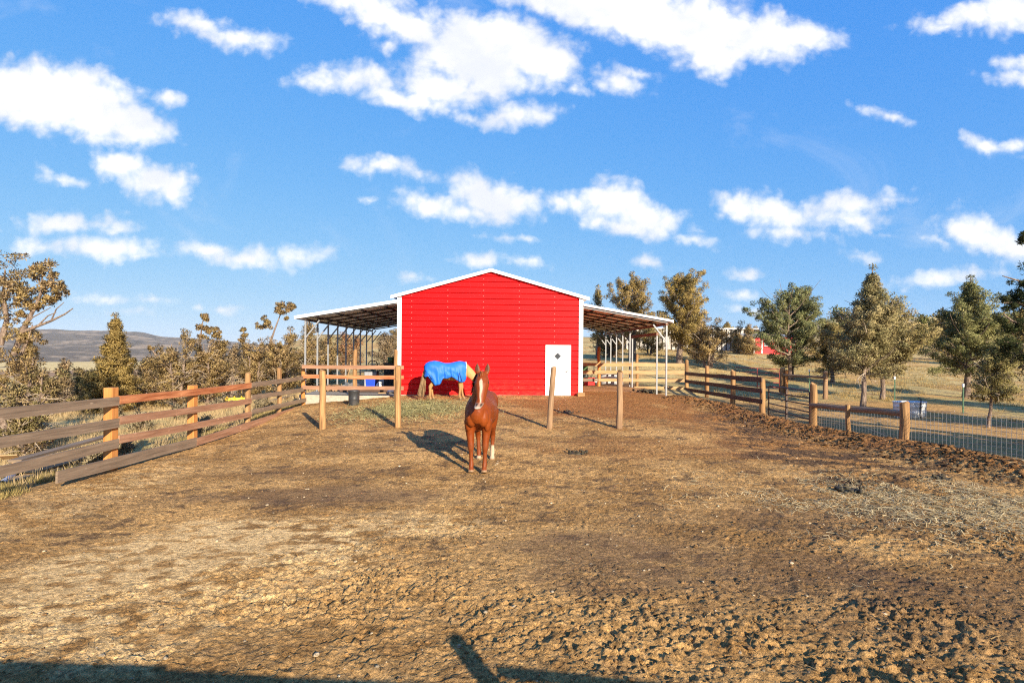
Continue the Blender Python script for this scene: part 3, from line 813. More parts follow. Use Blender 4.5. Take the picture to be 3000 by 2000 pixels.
# dark rail fence on the right, from the lean-to fence to the gate
XR = 9.25
df = thing('board_fence', 'dark brown three-rail fence on round posts leading up to the black gate', 'fence', (XR, 20.1, hz(XR, 20.1)))
dpost = []
for px, py, r in ((2012, 1055.7, .095), (2071.5, 1072, .095), (2148, 1087, .10), (2234, 1110, .10)):
    d = XR / ((px - 1500 + (py - 1030) * ROLL) / F); p = at(px, py, d); dpost.append(p)
    round_post(df, (p.x, p.y, hz(p.x, p.y) - .3), p, r, M['w_tan'])
XL = XR - .12
def dl(p, X=XL):
    d = X / ((p[0] - 1500 + (p[1] - 1030) * ROLL) / F); return at(p[0], p[1], d)
z3 = lambda x, y: (2100 + x / 2.613, 900 + y / 2.613)
for a, b in (((1415, 848), (345, 554)), ((1415, 925), (345, 638)), ((1415, 1007), (345, 721))):
    pa, pb = dl(z2(*a)), dl(z3(*b)); mid = pa + (pb - pa) * .52
    rail(df, pa, mid, .17, M['w_dark']); rail(df, mid, pb, .17, M['w_dark'])

# gate of black pipe
g0 = dl(z3(398, 600), XR); g1 = dl(z3(712, 640), XR)
gate = thing('pipe_gate', 'black tubular steel gate closed between two round wooden posts', 'gate', (g0.x, g0.y, hz(g0.x, g0.y)))
b0, b1 = hz(XR, g0.y) + .12, hz(XR, g1.y) + .13
t0, t1 = g0.z, g1.z
def gp(f, v):  # f along, v height fraction
    return Vector((XR, g0.y + (g1.y - g0.y) * f, (b0 + (b1 - b0) * f) * (1 - v) + (t0 + (t1 - t0) * f) * v))
r_ = .024
mb = MB(); mb.tube([gp(0, 0), gp(0, .85), gp(.008, .95), gp(.03, 1), gp(.97, 1), gp(.992, .95), gp(1, .85), gp(1, 0), gp(.0, 0)], r_, 8)
mb.build('frame', M['steel_dark'], gate, True, True)
for v in (.2, .4, .6, .79):
    MB().tube([gp(0, v), gp(1, v)], r_ * .85, 8).build('bar', M['steel_dark'], gate, True, True)
MB().beam(gp(.47, 0), gp(.47, 1), .06, .05, up=(1, 0, 0)).build('upright', M['steel_dark'], gate, False, True)
mb = MB(); mb.tube([gp(0, .58), gp(-.05, .5), gp(-.09, .46)], .012, 6); mb.build('chain', M['chrome'], gate, False, True)

# wire mesh fence with log brace
R1 = at(2384, 1126.5, 16.75); R2 = at(2649, 1179, 13.6); R3 = Vector((10.25, 10.6, .66)); R4 = Vector((10.95, 7.2, .6))
mf = thing('mesh_fence', 'wire mesh fence with two stout round posts and a log brace on the right', 'fence', (R1.x, R1.y, hz(R1.x, R1.y)))
for p, r in ((R1, .105), (R2, .108), (R4, .11)):
    round_post(mf, (p.x, p.y, hz(p.x, p.y) - .3), p, r, M['w_tan'])
la, lb = at(2376, 1187, 16.75), at(2648, 1211, 13.6)
mb = MB(); n = 6; mb.tube([la + (lb - la) * (i / n) + Vector((0, 0, .012 * math.sin(i * 1.7))) for i in range(n + 1)], [.078 - .004 * math.sin(i) for i in range(n + 1)], 10); mb.build('brace_rail', M['w_log'], mf, False, True)
q = la + (lb - la) * .47; mb = MB(); mb.tube([q + Vector((-.09, -.05, .12)), q + Vector((-.07, -.02, -.33)), q + Vector((-.03, 0, -.62))], [.06, .062, .06], 10); mb.build('hanging_stub', M['w_tan'], mf, False, True)
mb = MB()
for (p, s) in ((R1, R2), (R2, R1)):
    b = Vector((s.x, s.y, hz(s.x, s.y) + .12)); t = Vector((p.x, p.y, la.z if p is R1 else lb.z))
    m_ = (b + t) / 2; mb.tube([t, m_, b], .005, 4)
mb.build('twisted_wire', M['wire'], mf, False, True)
def mesh_run(P, Q, step, rows, parent, hgt, mat, rad=.0032, name='wire_mesh', z0=None):
    mb = MB(); L = math.hypot(Q.x - P.x, Q.y - P.y); n = max(2, int(L / step))
    zs = rows
    for i in range(n + 1):
        f = i / n; x, y = P.x + (Q.x - P.x) * f, P.y + (Q.y - P.y) * f; z = hz(x, y) - .02
        mb.tube([(x, y, z), (x, y, z + hgt)], rad, 4, cap=False)
    m = max(2, int(L / .6))
    for k in range(zs + 1):
        mb.tube([(P.x + (Q.x - P.x) * i / m, P.y + (Q.y - P.y) * i / m, hz(P.x + (Q.x - P.x) * i / m, P.y + (Q.y - P.y) * i / m) + hgt * k / zs) for i in range(m + 1)], rad, 4, cap=False)
    return mb.build(name, mat, parent, False, True)
off = Vector((.1, 0, 0))
mesh_run(R1 + off, R2 + off, .10, 9, mf, .95, M['wire'], .0028)
mesh_run(R2 + off, R3 + off, .10, 9, mf, .98, M['wire'], .0036); mesh_run(R3 + off, R4 + off, .10, 9, mf, .98, M['wire'], .0036)

# far wire fence on green steel posts
wf = thing('wire_fence', 'thin wire fence on green steel posts with white tips behind the stock tank', 'fence', (17.2, 24, hz(17.2, 24)))
tp = [(2372, 27.5, 1.25), (2622, 24.6, 1.12), (2823, 20.6, 1.12), (3130, 17.4, 1.1)]
tops = []
for px, d, h in tp:
    p = on(px, d); tops.append(p + Vector((0, 0, h)))
    mb = MB(); mb.box(-.025, .025, -.006, .006, -.3, h - .12); mb.box(-.006, .006, .006, .04, -.3, h - .12)
    mb.v = [(v[0] + p.x, v[1] + p.y, v[2] + p.z) for v in mb.v]; o = mb.build('steel_post', M['tpost'], wf, False, True)
    mb = MB(); mb.box(-.028, .028, -.012, .042, h - .12, h); mb.v = [(v[0] + p.x, v[1] + p.y, v[2] + p.z) for v in mb.v]; mb.build('white_tip', M['white_plastic'], o, False, False).location = -Vector(parent_world(o))
for k in range(6):
    mb = MB(); mb.tube([t - Vector((0, 0, .06 + k * .17)) for t in tops], .0042, 4, cap=False); mb.build('wire', M['wire'], wf, False, True)

# rusty pipe panel and its log posts beyond the dark fence
pp = thing('corral_panel', 'rusty red pipe corral panel standing beyond the dark rail fence', 'gate', tuple(on(2220, 28.5)))
pa, pb = on(2156, 28.8), on(2284, 27.9); hp = 1.22
mb = MB(); mb.tube([pa + Vector((0, 0, .05)), pa + Vector((0, 0, hp)), pb + Vector((0, 0, hp)), pb + Vector((0, 0, .05))], .026, 6); mb.build('frame', M['rust_red'], pp, True, True)
for v in (.28, .52, .76, 1.0):
    MB().tube([pa + Vector((0, 0, v)), pb + Vector((0, 0, v))], .02, 6).build('bar', M['rust_red'], pp, True, True)
MB().tube([(pa + pb) / 2 + Vector((0, 0, .05)), (pa + pb) / 2 + Vector((0, 0, hp))], .024, 6).build('upright', M['rust_red'], pp, True, True)
lf = thing('log_brace_fence', 'weathered log posts joined by one log rail near the pipe panel', 'fence', tuple(on(2293, 27.4)))
a, b = on(2293, 27.4), on(2419, 25.6)
round_post(lf, a - Vector((0, 0, .3)), a + Vector((0, 0, 1.32)), .12, M['w_tan']); round_post(lf, b - Vector((0, 0, .3)), b + Vector((0, 0, 1.28)), .10, M['w_log'])
a2 = on(2305, 27.2); round_post(lf, a2 - Vector((0, 0, .3)), a2 + Vector((0, 0, 1.22)), .08, M['w_orange'])
mb = MB(); mb.tube([a + Vector((0, -.1, .98)), (a + b) / 2 + Vector((0, -.1, .99)), b + Vector((0, -.1, 1.02))], [.07, .065, .06], 8); mb.build('log_rail', M['w_log'], lf, False, True)
mesh_run(a, b, .14, 7, lf, .9, M['wire'], .003)

# four lone posts in the paddock
def lone(label, base, top, r, mt):
    x, y = base; t = thing('fence_post', label, 'post', (x, y, hz(x, y)), 0, 'lone round posts standing in the paddock')
    round_post(t, (x, y, hz(x, y) - .3), top, r, M[mt]); return t
DP = 15.4
for px, pbase, ptx, pty, r, mt, lab in ((945, 1262, 945, 1086, .092, 'w_tan', 'straight lone post in the dirt, nearest to the left fence, with bark-brown sides'),
                                    (1166, 1252, 1166, 1074, .085, 'w_tan', 'pale cracked post standing in front of the end of the slab fence'),
                                    (1607, 1252, 1622, 1077, .08, 'w_log', 'lone post leaning to the right in front of the white barn door'),
                                    (1815, 1257, 1816, 1090, .085, 'w_log', 'dark upright lone post in front of the right lean-to')):
    b = at(px, pbase, DP); lone(lab, (b.x, b.y), at(ptx, pty, DP), r, mt)

# fence just in front of the viewer (below the picture): throws the shadow along the bottom edge
nf = thing('near_fence', 'board fence whose shadow lies along the bottom edge', 'fence', (1.4, .95, hz(1.4, .95)))
zb = hz(0, 1)
NFY = .95
def nfp(x, h): return Vector((x, NFY, hz(x, 4) + h))
round_post(nf, nfp(1.41, -.4), nfp(1.41, 1.52), .085, M['w_tan'])
round_post(nf, nfp(-2.6, -.4), nfp(-2.6, 1.40), .085, M['w_tan'])
round_post(nf, nfp(4.4, -.4), nfp(4.4, 1.3), .085, M['w_tan'])
def nrail(x0, h0, x1, h1, hgt, t=.04, mt='w_grey'):
    h0 -= .07; h1 -= .05
    rail(nf, nfp(x0, h0 - hgt / 2) + Vector((0, .1, 0)), nfp(x1, h1 - hgt / 2) + Vector((0, .1, 0)), hgt, M[mt], t, sag=0)
nrail(-5.5, 1.50, -1.05, 1.385, .22); nrail(-1.04, 1.37, 1.40, 1.27, .2)
nrail(-5.5, 1.05, 1.40, .98, .2); nrail(-5.5, .6, 1.40, .55, .2)
nrail(1.5, 1.40, 4.4, 1.13, .06, .05); nrail(1.5, .7, 4.4, .6, .15)
# ------------------------------------------------------------------ horses
def remesh(mb, voxel, it=6, fac=.5):
    me = bpy.data.meshes.new('tmp'); me.from_pydata(mb.v, [], mb.f); me.update()
    o = bpy.data.objects.new('tmp', me); COL.objects.link(o)
    m = o.modifiers.new('r', 'REMESH'); m.mode = 'VOXEL'; m.voxel_size = voxel
    s = o.modifiers.new('s', 'SMOOTH'); s.factor = fac; s.iterations = it
    dg = bpy.context.evaluated_depsgraph_get(); dg.update()
    r = bpy.data.meshes.new_from_object(o.evaluated_get(dg))
    bpy.data.objects.remove(o); bpy.data.meshes.remove(me)
    return r
def hairmat(name, rough=.45, sheen=.25):
    m, nt = new_mat(name)
    a = nd(nt, 'ShaderNodeAttribute', {'attribute_name': 'Col'}); tc = nd(nt, 'ShaderNodeTexCoord')
    mp = nd(nt, 'ShaderNodeMapping', Vector=tc.outputs['Object']); mp.inputs['Scale'].default_value = (26, 26, 8)
    n = nd(nt, 'ShaderNodeTexNoise', Vector=mp.outputs[0], Scale=1.6, Detail=5., Roughness=.65)
    f = mathn(nt, 'MULTIPLY_ADD', n.outputs[0], .7, .65)
    c = mixc(nt, 1., a.outputs[0], f.outputs[0], 'MULTIPLY')
    n2 = nd(nt, 'ShaderNodeTexNoise', Vector=tc.outputs['Object'], Scale=5., Detail=3.)
    b = nd(nt, 'ShaderNodeBump', Strength=.25, Distance=.03, Height=n2.outputs[0])
    out(nt, princ(nt, c, rough, .2, 0, b.outputs[0]))
    return m
M['coat'] = hairmat('horse_coat', .5)
M['mane'] = hairmat('horse_hair', .6)
M['eye'] = simple('eye', (.012, .008, .006), .08, .6, var=.1)

def arr(l): return np.array(l, float)
def horse_body(grazing, legs):
    mb = MB()
    mb.loft([((-.86, 0, 1.24), .12, .17), ((-.76, 0, 1.26), .235, .27), ((-.58, 0, 1.24), .285, .33), ((-.38, 0, 1.21), .295, .335), ((-.15, 0, 1.16), .305, .325),
             ((.08, 0, 1.14), .315, .345), ((.28, 0, 1.16), .30, .375), ((.46, 0, 1.19), .262, .385), ((.62, 0, 1.18), .225, .30), ((.74, 0, 1.14), .15, .20)], 16)
    mb.ell((-.56, .14, 1.30), (.25, .17, .22)); mb.ell((-.56, -.14, 1.30), (.25, .17, .22))          # hindquarters
    mb.ell((-.08, 0, 1.08), (.55, .33, .27))                                                          # belly
    for s in (-1, 1):
        mb.ell((.66, s * .115, 1.09), (.13, .115, .19)); mb.ell((.58, s * .185, 1.0), (.10, .08, .20)); mb.ell((.50, s * .185, 1.16), (.16, .085, .24), Matrix.Rotation(R(-25), 3, 'Y'))
    if grazing:
        nk = [((.46, 0, 1.30), .16, .30), ((.68, 0, 1.24), .135, .25), ((.92, 0, 1.06), .11, .19), ((1.10, 0, .86), .095, .15), ((1.20, 0, .70), .085, .12)]
        hd = [((1.19, 0, .70), .085, .11), ((1.20, 0, .58), .105, .135), ((1.19, 0, .43), .09, .12), ((1.20, 0, .29), .064, .085), ((1.22, 0, .18), .058, .066), ((1.225, 0, .12), .05, .05)]
    else:
        nk = [((.44, 0, 1.28), .17, .30), ((.60, 0, 1.42), .145, .26), ((.78, 0, 1.62), .115, .195), ((.90, 0, 1.78), .10, .155), ((.97, 0, 1.90), .085, .11)]
        hd = [((.98, 0, 1.92), .082, .10), ((1.05, 0, 1.83), .108, .125), ((1.10, 0, 1.74), .112, .135), ((1.16, 0, 1.62), .088, .115), ((1.215, 0, 1.50), .068, .085), ((1.255, 0, 1.41), .068, .072), ((1.275, 0, 1.355), .058, .055)]
        mb.ell((1.24, 0, 1.345), (.05, .05, .035))
        for s in (-1, 1):
            mb.ell((1.10, s * .085, 1.815), (.05, .035, .035))      # brow
            mb.ell((1.30, s * .036, 1.40), (.025, .028, .035))     # nostril wings
            mb.loft([((.985, s * .078, 1.96), .045, .036), ((.975, s * .092, 2.03), .060, .030), ((.975, s * .100, 2.09), .046, .024), ((.985, s * .098, 2.155), .010, .010)], 10)
    hd = [(c, a * 1.24, b * 1.05) for c, a, b in hd] if not grazing else hd
    mb.loft(nk, 14); mb.loft(hd, 14)
    if not grazing:
        for s in (-1, 1): mb.ell((1.03, s * .062, 1.74), (.085, .05, .11))
    for kind, s, dx, dy in legs:
        o = lambda x, y, z: (x + dx * (1 - z / 1.0) * (1 if z < 1 else 0), s * y + dy * (1 - z), z)
        if kind == 'f':
            L = [(.52, .16, 1.02, .115, .15), (.49, .165, .88, .098, .12), (.50, .16, .74, .078, .092), (.515, .15, .60, .057, .068), (.525, .147, .52, .056, .062), (.527, .145, .46, .050, .052), (.522, .142, .40, .037, .040),
                 (.522, .14, .28, .033, .038), (.526, .138, .19, .038, .044), (.535, .137, .15, .043, .047), (.56, .136, .10, .036, .038), (.575, .135, .065, .047, .05), (.588, .135, .01, .058, .064)]
        else:
            L = [(-.52, .16, 1.12, .15, .22), (-.49, .175, .95, .125, .18), (-.53, .175, .80, .09, .125), (-.62, .17, .68, .062, .082), (-.69, .165, .59, .052, .066), (-.705, .163, .53, .05, .062), (-.70, .16, .44, .038, .046),
                 (-.69, .156, .30, .035, .04), (-.685, .154, .19, .043, .047), (-.66, .152, .11, .037, .039), (-.645, .15, .065, .047, .05), (-.632, .15, .01, .058, .064)]
        mb.loft([(o(x, y, z), a * (1.22 if z < .66 else 1.08), b * (1.18 if z < .66 else 1.05)) for x, y, z, a, b in L], 12, caps=False)
    if not grazing: mb.v = [(x, y + bend(x, z), z) for x, y, z in mb.v]
    return mb
def bend(x, z):   # the chestnut turns its neck a little to its left
    return .135 * sst(.62, 1.02, x) * sst(1.15, 1.5, z)
def paint(me, fn):
    n = len(me.vertices); V = np.empty(n * 3, np.float32); me.vertices.foreach_get('co', V); V = V.reshape(-1, 3)
    c = np.ones((n, 4), np.float32); c[:, :3] = fn(V)
    a = me.color_attributes.new('Col', 'FLOAT_COLOR', 'POINT'); a.data.foreach_set('color', c.ravel())
def mixn(C, col, m): return C * (1 - m[:, None]) + np.array(col) * m[:, None]
def strands(name, parent, roots, dirs, length, width, col, n, seed, droop=.8, var=.3, spread=.18):
    """ribbons of hair: roots (k,3) sampled, falling from dirs"""
    r = np.random.default_rng(seed); V, Q, CC = [], [], []
    for i in range(n):
        f = r.random() * (len(roots) - 1); j = int(f); t = f - j
        p = roots[j] * (1 - t) + roots[min(j + 1, len(roots) - 1)] * t + r.normal(0, .012, 3)
        d = dirs[j] * (1 - t) + dirs[min(j + 1, len(roots) - 1)] * t + r.normal(0, spread, 3)
        L = length * (.6 + .5 * r.random()); k = 5; sd = np.cross(d, (0, 0, 1)) + r.normal(0, .4, 3); sd /= np.linalg.norm(sd) + 1e-6
        b = len(V); sh = 1 + var * (r.random() - .5) * 2
        for s in range(k + 1):
            u = s / k; w = width * (1 - .75 * u)
            V += [p - sd * w / 2, p + sd * w / 2]; CC += [np.array(col) * sh] * 2
            p = p + d / (np.linalg.norm(d) + 1e-6) * L / k; d = d + np.array((0, 0, -droop / k))
        for s in range(k): Q.append((b + 2 * s, b + 2 * s + 1, b + 2 * s + 3, b + 2 * s + 2))
    return np_mesh(name, V, Q, M['mane'], parent, col=np.array(CC))

# chestnut horse facing the viewer
hp = at(1398, 1388, 10.75); hy_ = 10.75 + 1.15 / 2
h1 = thing('horse', 'chestnut horse with a white blaze standing alone and facing the viewer', 'horse', (-.625, 11.28, 0), R(-90 - 3.5))
hzm = float(np.mean(gz([-.72, -.55, -.62, -.45], [10.8, 10.8, 11.9, 11.9]))); h1.location.z = hzm - .012
me = remesh(horse_body(False, [('f', 1, .0, -.005), ('f', -1, .0, .01), ('h', 1, .02, .02), ('h', -1, .0, .03)]), .0115, 8)
def coat1(V):
    x, y, z = V.T; y = y - bend(x, z); C = np.tile(np.array((.175, .034, .005)), (len(V), 1))
    C = mixn(C, (.15, .035, .009), sst(.95, 1.5, z) * .5 * sst(.2, -.4, x)); C = mixn(C, (.24, .052, .008), sst(.5, .75, x) * sst(1.3, 1.0, z) * .5)
    C = mixn(C, (.17, .042, .010), sst(.62, .48, z) * .6)
    face = sst(1.0, 1.06, x) * sst(1.3, 1.34, z)
    fr = x - (.985 + (1.93 - z) * .50)                      # forward of the head axis
    w = np.interp(z, [1.36, 1.42, 1.5, 1.62, 1.74, 1.83, 1.88], [.004, .006, .011, .019, .027, .029, .0])
    bl = sst(w + .008, w - .006, np.abs(y + .006 * np.sin(z * 25))) * sst(.02, .05, fr) * sst(1.40, 1.44, z) * sst(1.89, 1.86, z) * face
    C = mixn(C, (.44, .34, .25), bl * .95)
    muz = sst(1.46, 1.40, z) * sst(1.12, 1.17, x)
    C = mixn(C, (.30, .20, .16), muz * .8)
    C = mixn(C, (.68, .60, .54), muz * sst(1.385, 1.36, z) * .85)
    nos = np.exp(-(((np.abs(y) - .040) / .016) ** 2 + ((z - 1.405) / .026) ** 2)) * sst(1.26, 1.29, x)
    C = mixn(C, (.02, .014, .012), np.clip(nos * 1.6, 0, 1))
    mouth = np.exp(-((z - 1.362) / .007) ** 2) * muz * sst(1.2, 1.24, x); C = mixn(C, (.10, .06, .05), mouth * .7)
    ear = sst(1.99, 2.03, z) * np.exp(-((np.abs(y) - .097) / .025) ** 2) * sst(.98, .995, x); C = mixn(C, (.07, .03, .018), np.clip(ear * 1.4, 0, 1) * .9)
    sock = sst(.36, .31, z) * (x < -.3) * (y > 0); C = mixn(C, (.40, .31, .21), sock)
    sock2 = sst(.12, .09, z) * (x < -.3) * (y < 0); C = mixn(C, (.40, .29, .19), sock2)
    knee = np.exp(-((z - .5) / .05) ** 2) * (x > .4); C = mixn(C, (.16, .05, .02), knee * .35)
    C = mixn(C, (.26, .16, .085), sst(.075, .05, z))
    return C
paint(me, coat1); me.materials.append(M['coat'])
me.polygons.foreach_set('use_smooth', [True] * len(me.polygons))
body = bpy.data.objects.new('body', me); COL.objects.link(body); body.parent = h1
for s in (-1, 1):
    mb = MB(); mb.ell((1.108, s * .130 + bend(1.1, 1.8), 1.795), (.022, .016, .019)); mb.build('eye', M['eye'], h1, True)
dk = (.11, .030, .009)
strands('forelock', h1, [arr((1.0, .10, 1.99)), arr((1.0, .165, 1.99))], [arr((.8, 0, -.3)), arr((.8, .0, -.3))], .20, .02, (.24, .075, .022), 60, 1, 1.6)
crest = [arr((.96, .12, 1.99)), arr((.86, .085, 1.93)), arr((.72, .03, 1.82)), arr((.58, 0, 1.70)), arr((.44, 0, 1.60))]
strands('mane', h1, crest, [arr((-.1, -1.0, -.1))] * 5, .24, .025, dk, 220, 2, 3.0, .3, .08)
tl = [arr((-.90, -.02, 1.40)), arr((-.93, .02, 1.33))]
strands('tail', h1, tl, [arr((-.3, 0, -.9))] * 2, 1.0, .035, (.045, .016, .008), 170, 3, .8, .3, .09)

# palomino under a blue blanket, grazing along the wall
h2 = thing('horse', 'pale palomino horse in a blue blanket grazing along the red barn wall', 'horse', (-2.42, 20.85, 0), R(13))
h2.scale = (.93, .93, .93)
def h2w(x, y): 
    v = Matrix.Rotation(R(13), 3, 'Z') @ (Vector((x, y, 0)) * .93); return v.x - 2.42, v.y + 20.85
pts = [h2w(.55, -.14), h2w(.55, .14), h2w(-.65, -.15), h2w(-.65, .15)]
h2.location.z = float(np.mean([float(gz(np.array([a]), np.array([b]))[0]) for a, b in pts])) - .01
hb2 = horse_body(True, [('f', 1, .10, .0), ('f', -1, -.10, .0), ('h', 1, .06, .0), ('h', -1, -.10, .0)])
me = remesh(hb2, .0135, 7)
def coat2(V):
    x, y, z = V.T; C = np.tile(np.array((.40, .205, .07)), (len(V), 1))
    C = mixn(C, (.46, .28, .115), sst(.6, .9, x) * .6); C = mixn(C, (.24, .13, .06), sst(.5, .2, z) * .7)
    C = mixn(C, (.12, .085, .06), sst(.075, .05, z)); C = mixn(C, (.28, .17, .10), np.exp(-((z - .5) / .06) ** 2) * .4)
    return C
paint(me, coat2); me.materials.append(M['coat']); me.polygons.foreach_set('use_smooth', [True] * len(me.polygons))
body = bpy.data.objects.new('body', me); COL.objects.link(body); body.parent = h2
for s in (-1, 1):
    mb = MB(); mb.ell((1.225, s * .10, .60), (.022, .015, .02)); mb.build('eye', M['eye'], h2, True)
    mb = MB(); mb.loft([((1.15, s * .07, .80), .03, .03), ((1.10, s * .10, .88), .04, .02), ((1.08, s * .11, .95), .008, .008)], 8); mb.build('ear', M['header'], h2, True)
strands('mane', h2, [arr((1.22, 0, .80)), arr((1.06, 0, 1.08)), arr((.82, 0, 1.34)), arr((.62, 0, 1.48))], [arr((.2, 1.0, .2))] * 4, .28, .03, (.62, .50, .34), 160, 5, 2.2)
strands('tail', h2, [arr((-.92, .03, 1.38)), arr((-.95, -.03, 1.28))], [arr((-.16, 0, -1.))] * 2, 1.12, .05, (.27, .17, .085), 260, 6, .5, .45, .07)

# blanket: a draped shell with hem, folds and binding
def blanketmat():
    m, nt = new_mat('blue_blanket'); tc = nd(nt, 'ShaderNodeTexCoord')
    n = nd(nt, 'ShaderNodeTexNoise', Vector=tc.outputs['Object'], Scale=3.5, Detail=5., Roughness=.6)
    c = ramp(nt, n.outputs[0], [(.3, (.012, .115, .50)), (.7, (.018, .15, .62))])
    w = nd(nt, 'ShaderNodeTexNoise', Vector=tc.outputs['Object'], Scale=70., Detail=2.)
    b = nd(nt, 'ShaderNodeBump', Strength=.15, Distance=.004, Height=w.outputs[0])
    out(nt, princ(nt, c, .55, .3, 0, b.outputs[0])); return m
M['blanket'] = blanketmat()
xs_ = np.linspace(-.985, .70, 64)
ctr = np.interp(xs_, [-.98, -.86, -.6, -.15, .28, .5, .72], [1.27, 1.26, 1.25, 1.20, 1.20, 1.22, 1.22])
hw = np.interp(xs_, [-.985, -.92, -.80, -.58, -.15, .1, .3, .5, .62, .72], [.16, .24, .30, .345, .335, .345, .335, .305, .275, .24])
tp_ = np.interp(xs_, [-.985, -.93, -.80, -.58, -.38, -.15, .08, .28, .46, .6, .72], [1.40, 1.50, 1.575, 1.605, 1.575, 1.52, 1.515, 1.56, 1.605, 1.585, 1.545])
hem = np.interp(xs_, [-.985, -.93, -.84, -.74, -.55, -.36, -.31, -.22, -.05, .08, .2, .34, .52, .66, .72], [.97, .93, .99, .80, .60, .66, .80, .90, .89, .95, .90, .80, .72, .75, .95])
V = []; nk = 41
hr = np.random.default_rng(3)
for i, x in enumerate(xs_):
    for k in range(nk):
        t = k / (nk - 1) * 2 - 1; s = 1 if t > 0 else -1; a = abs(t)
        if a < .45:
            ph = a / .45 * math.pi / 2
            y, z = hw[i] * math.sin(ph), ctr[i] + (tp_[i] - ctr[i]) * math.cos(ph) ** .85
        else:
            f = (a - .45) / .55; z = ctr[i] + (hem[i] - ctr[i]) * f; y = hw[i] * (1 + .03 * math.sin(f * 3.1))
        fo = max(0, a - .25) / .75
        fold = .036 * math.sin(x * 17 + 2.2 * math.sin(x * 3.1) + 1.5 * s) * fo + .022 * math.sin(x * 38 + 5 * t + 3 * math.sin(4 * x)) * fo + .014 * math.sin(9 * x - 14 * a)
        V.append((x + .012 * math.sin(20 * z + 3 * x) * fo, s * (abs(y) + fold) if a > .02 else 0, z + .4 * fold * (1 - fo)))
idx = np.arange(len(xs_) * nk).reshape(len(xs_), nk)
Q = np.stack([idx[:-1, :-1], idx[:-1, 1:], idx[1:, 1:], idx[1:, :-1]], -1).reshape(-1, 4)
bk = np_mesh('blanket', V, Q, M['blanket'], h2, smooth=True)
sm = bk.modifiers.new('solid', 'SOLIDIFY'); sm.thickness = .012; sm.offset = 1
M['navy'] = simple('navy_binding', (.012, .018, .06), .6, .3)
VV = np.array(V).reshape(len(xs_), nk, 3)
def binding(pts, name='binding', r=.011):
    MB().tube([tuple(p) for p in pts], r, 6).build(name, M['navy'], bk, True)
for k in (0, nk - 1): binding(VV[:, k])
binding(VV[0, :]); 
sidek = 0
for a_, b_ in (((.40, 1.12), (.36, .77)), ((.40, 1.12), (.52, .77))):
    binding([(a_[0] + (b_[0] - a_[0]) * t, -(np.interp(a_[0] + (b_[0] - a_[0]) * t, xs_, hw) + .035), a_[1] + (b_[1] - a_[1]) * t) for t in np.linspace(0, 1, 6)], 'strap', .012)
binding([(-.95 + .25 * t, -(np.interp(-.95 + .25 * t, xs_, hw) + .03), 1.22 - .36 * t) for t in np.linspace(0, 1, 6)], 'strap', .012)
mb = MB(); mb.tube([(.70, -.22, 1.30), (.72, -.15, 1.46), (.715, 0, 1.555), (.72, .15, 1.46), (.70, .22, 1.3)], .022, 8); mb.build('collar', M['white_plastic'], bk, True)
# ------------------------------------------------------------------ objects lying about
p = on(1038, 20.5)
t = thing('barrel', 'black plastic barrel standing in the dirt in front of the cross fence', 'barrel', (p.x, p.y, float(gz(np.array([p.x]), np.array([p.y]))[0])))
MB().lathe((0, 0, 0), [(.185, -.08), (.195, .0), (.20, .22), (.205, .235), (.20, .25), (.205, .5), (.215, .515), (.215, .545), (.19, .55), (.185, .12)], 28).build('body', M['black_plastic'], t, True)
mb = MB(); mb.tube([(.205 * math.cos(a), .205 * math.sin(a), .545) for a in np.linspace(0, 6.283, 25)], .014, 6); mb.build('rim', M['black_plastic'], t, True)

def local(px, py, d): return at(px, py, d)
# things under the left lean-to (standing on the slab, z = 0)
def prop(name, label, cat, px, d, group=None, rot=0):
    p = at(px, 1100, d); return thing(name, label, cat, (p.x, p.y, .0), rot, group)
t = prop('cabinet', 'grey panelled metal cabinet under the left lean-to', 'cabinet', 1089, 26.5)
MB().box(-.30, .30, -.22, .22, .0, .78).build('body', M['grey_cab'], t, bevel=.012)
for x in (-.2, 0., .2): MB().box(x - .085, x + .085, -.24, -.222, .42, .74).build('panel', M['steel_dark'] if x == 9 else M['grey_cab'], t, bevel=.01)
MB().box(-.32, .32, -.24, .24, .78, .81).build('lid', M['dark_box'], t)
t = prop('tub', 'bright blue plastic tub beside the white jug under the left lean-to', 'tub', 1088, 24.6)
mb = MB(); mb.beam((0, 0, 0.0), (0, 0, .5), .36, .30, up=(0, 1, 0), w2=.44, h2=.38); mb.build('body', M['blue_plastic'], t, bevel=.02)
mb = MB(); mb.box(-.235, .235, -.2, .2, .5, .53); mb.build('rim', M['blue_plastic'], t)
t = prop('jug', 'white plastic jug next to the blue tub', 'jug', 1110, 24.4)
MB().lathe((0, 0, 0), [(.11, 0), (.125, .03), (.125, .24), (.10, .32), (.035, .38), (.035, .42), (.02, .425)], 18).build('body', M['white_plastic'], t, True)
mb = MB(); mb.tube([(.03, 0, .39), (.09, 0, .40), (.11, 0, .33)], .014, 6); mb.build('handle', M['white_plastic'], t, True)
t = prop('crate', 'tall black storage box against the barn side under the left lean-to', 'box', 1146, 26.2)
mb = MB(); mb.beam((0, 0, 0), (0, 0, 1.15), .58, .55, up=(0, 1, 0)); mb.build('body', M['dark_box'], t, bevel=.02)
mb = MB(); mb.box(-.33, .33, -.3, .3, 1.15, 1.22); mb.build('lid', M['black_plastic'], t, bevel=.015)
t = prop('bucket', 'dark green bucket lying on top of the tall black box', 'bucket', 1146, 26.2); t.location.z = 1.22
MB().lathe((0, 0, 0), [(.14, 0), (.15, .02), (.18, .26), (.17, .27), (.14, .05)], 16).build('body', M['green_mower'], t, True)
t = prop('wheel', 'thin spoked wheel leaning up behind the grey cabinet', 'wheel', 1092, 27.3)
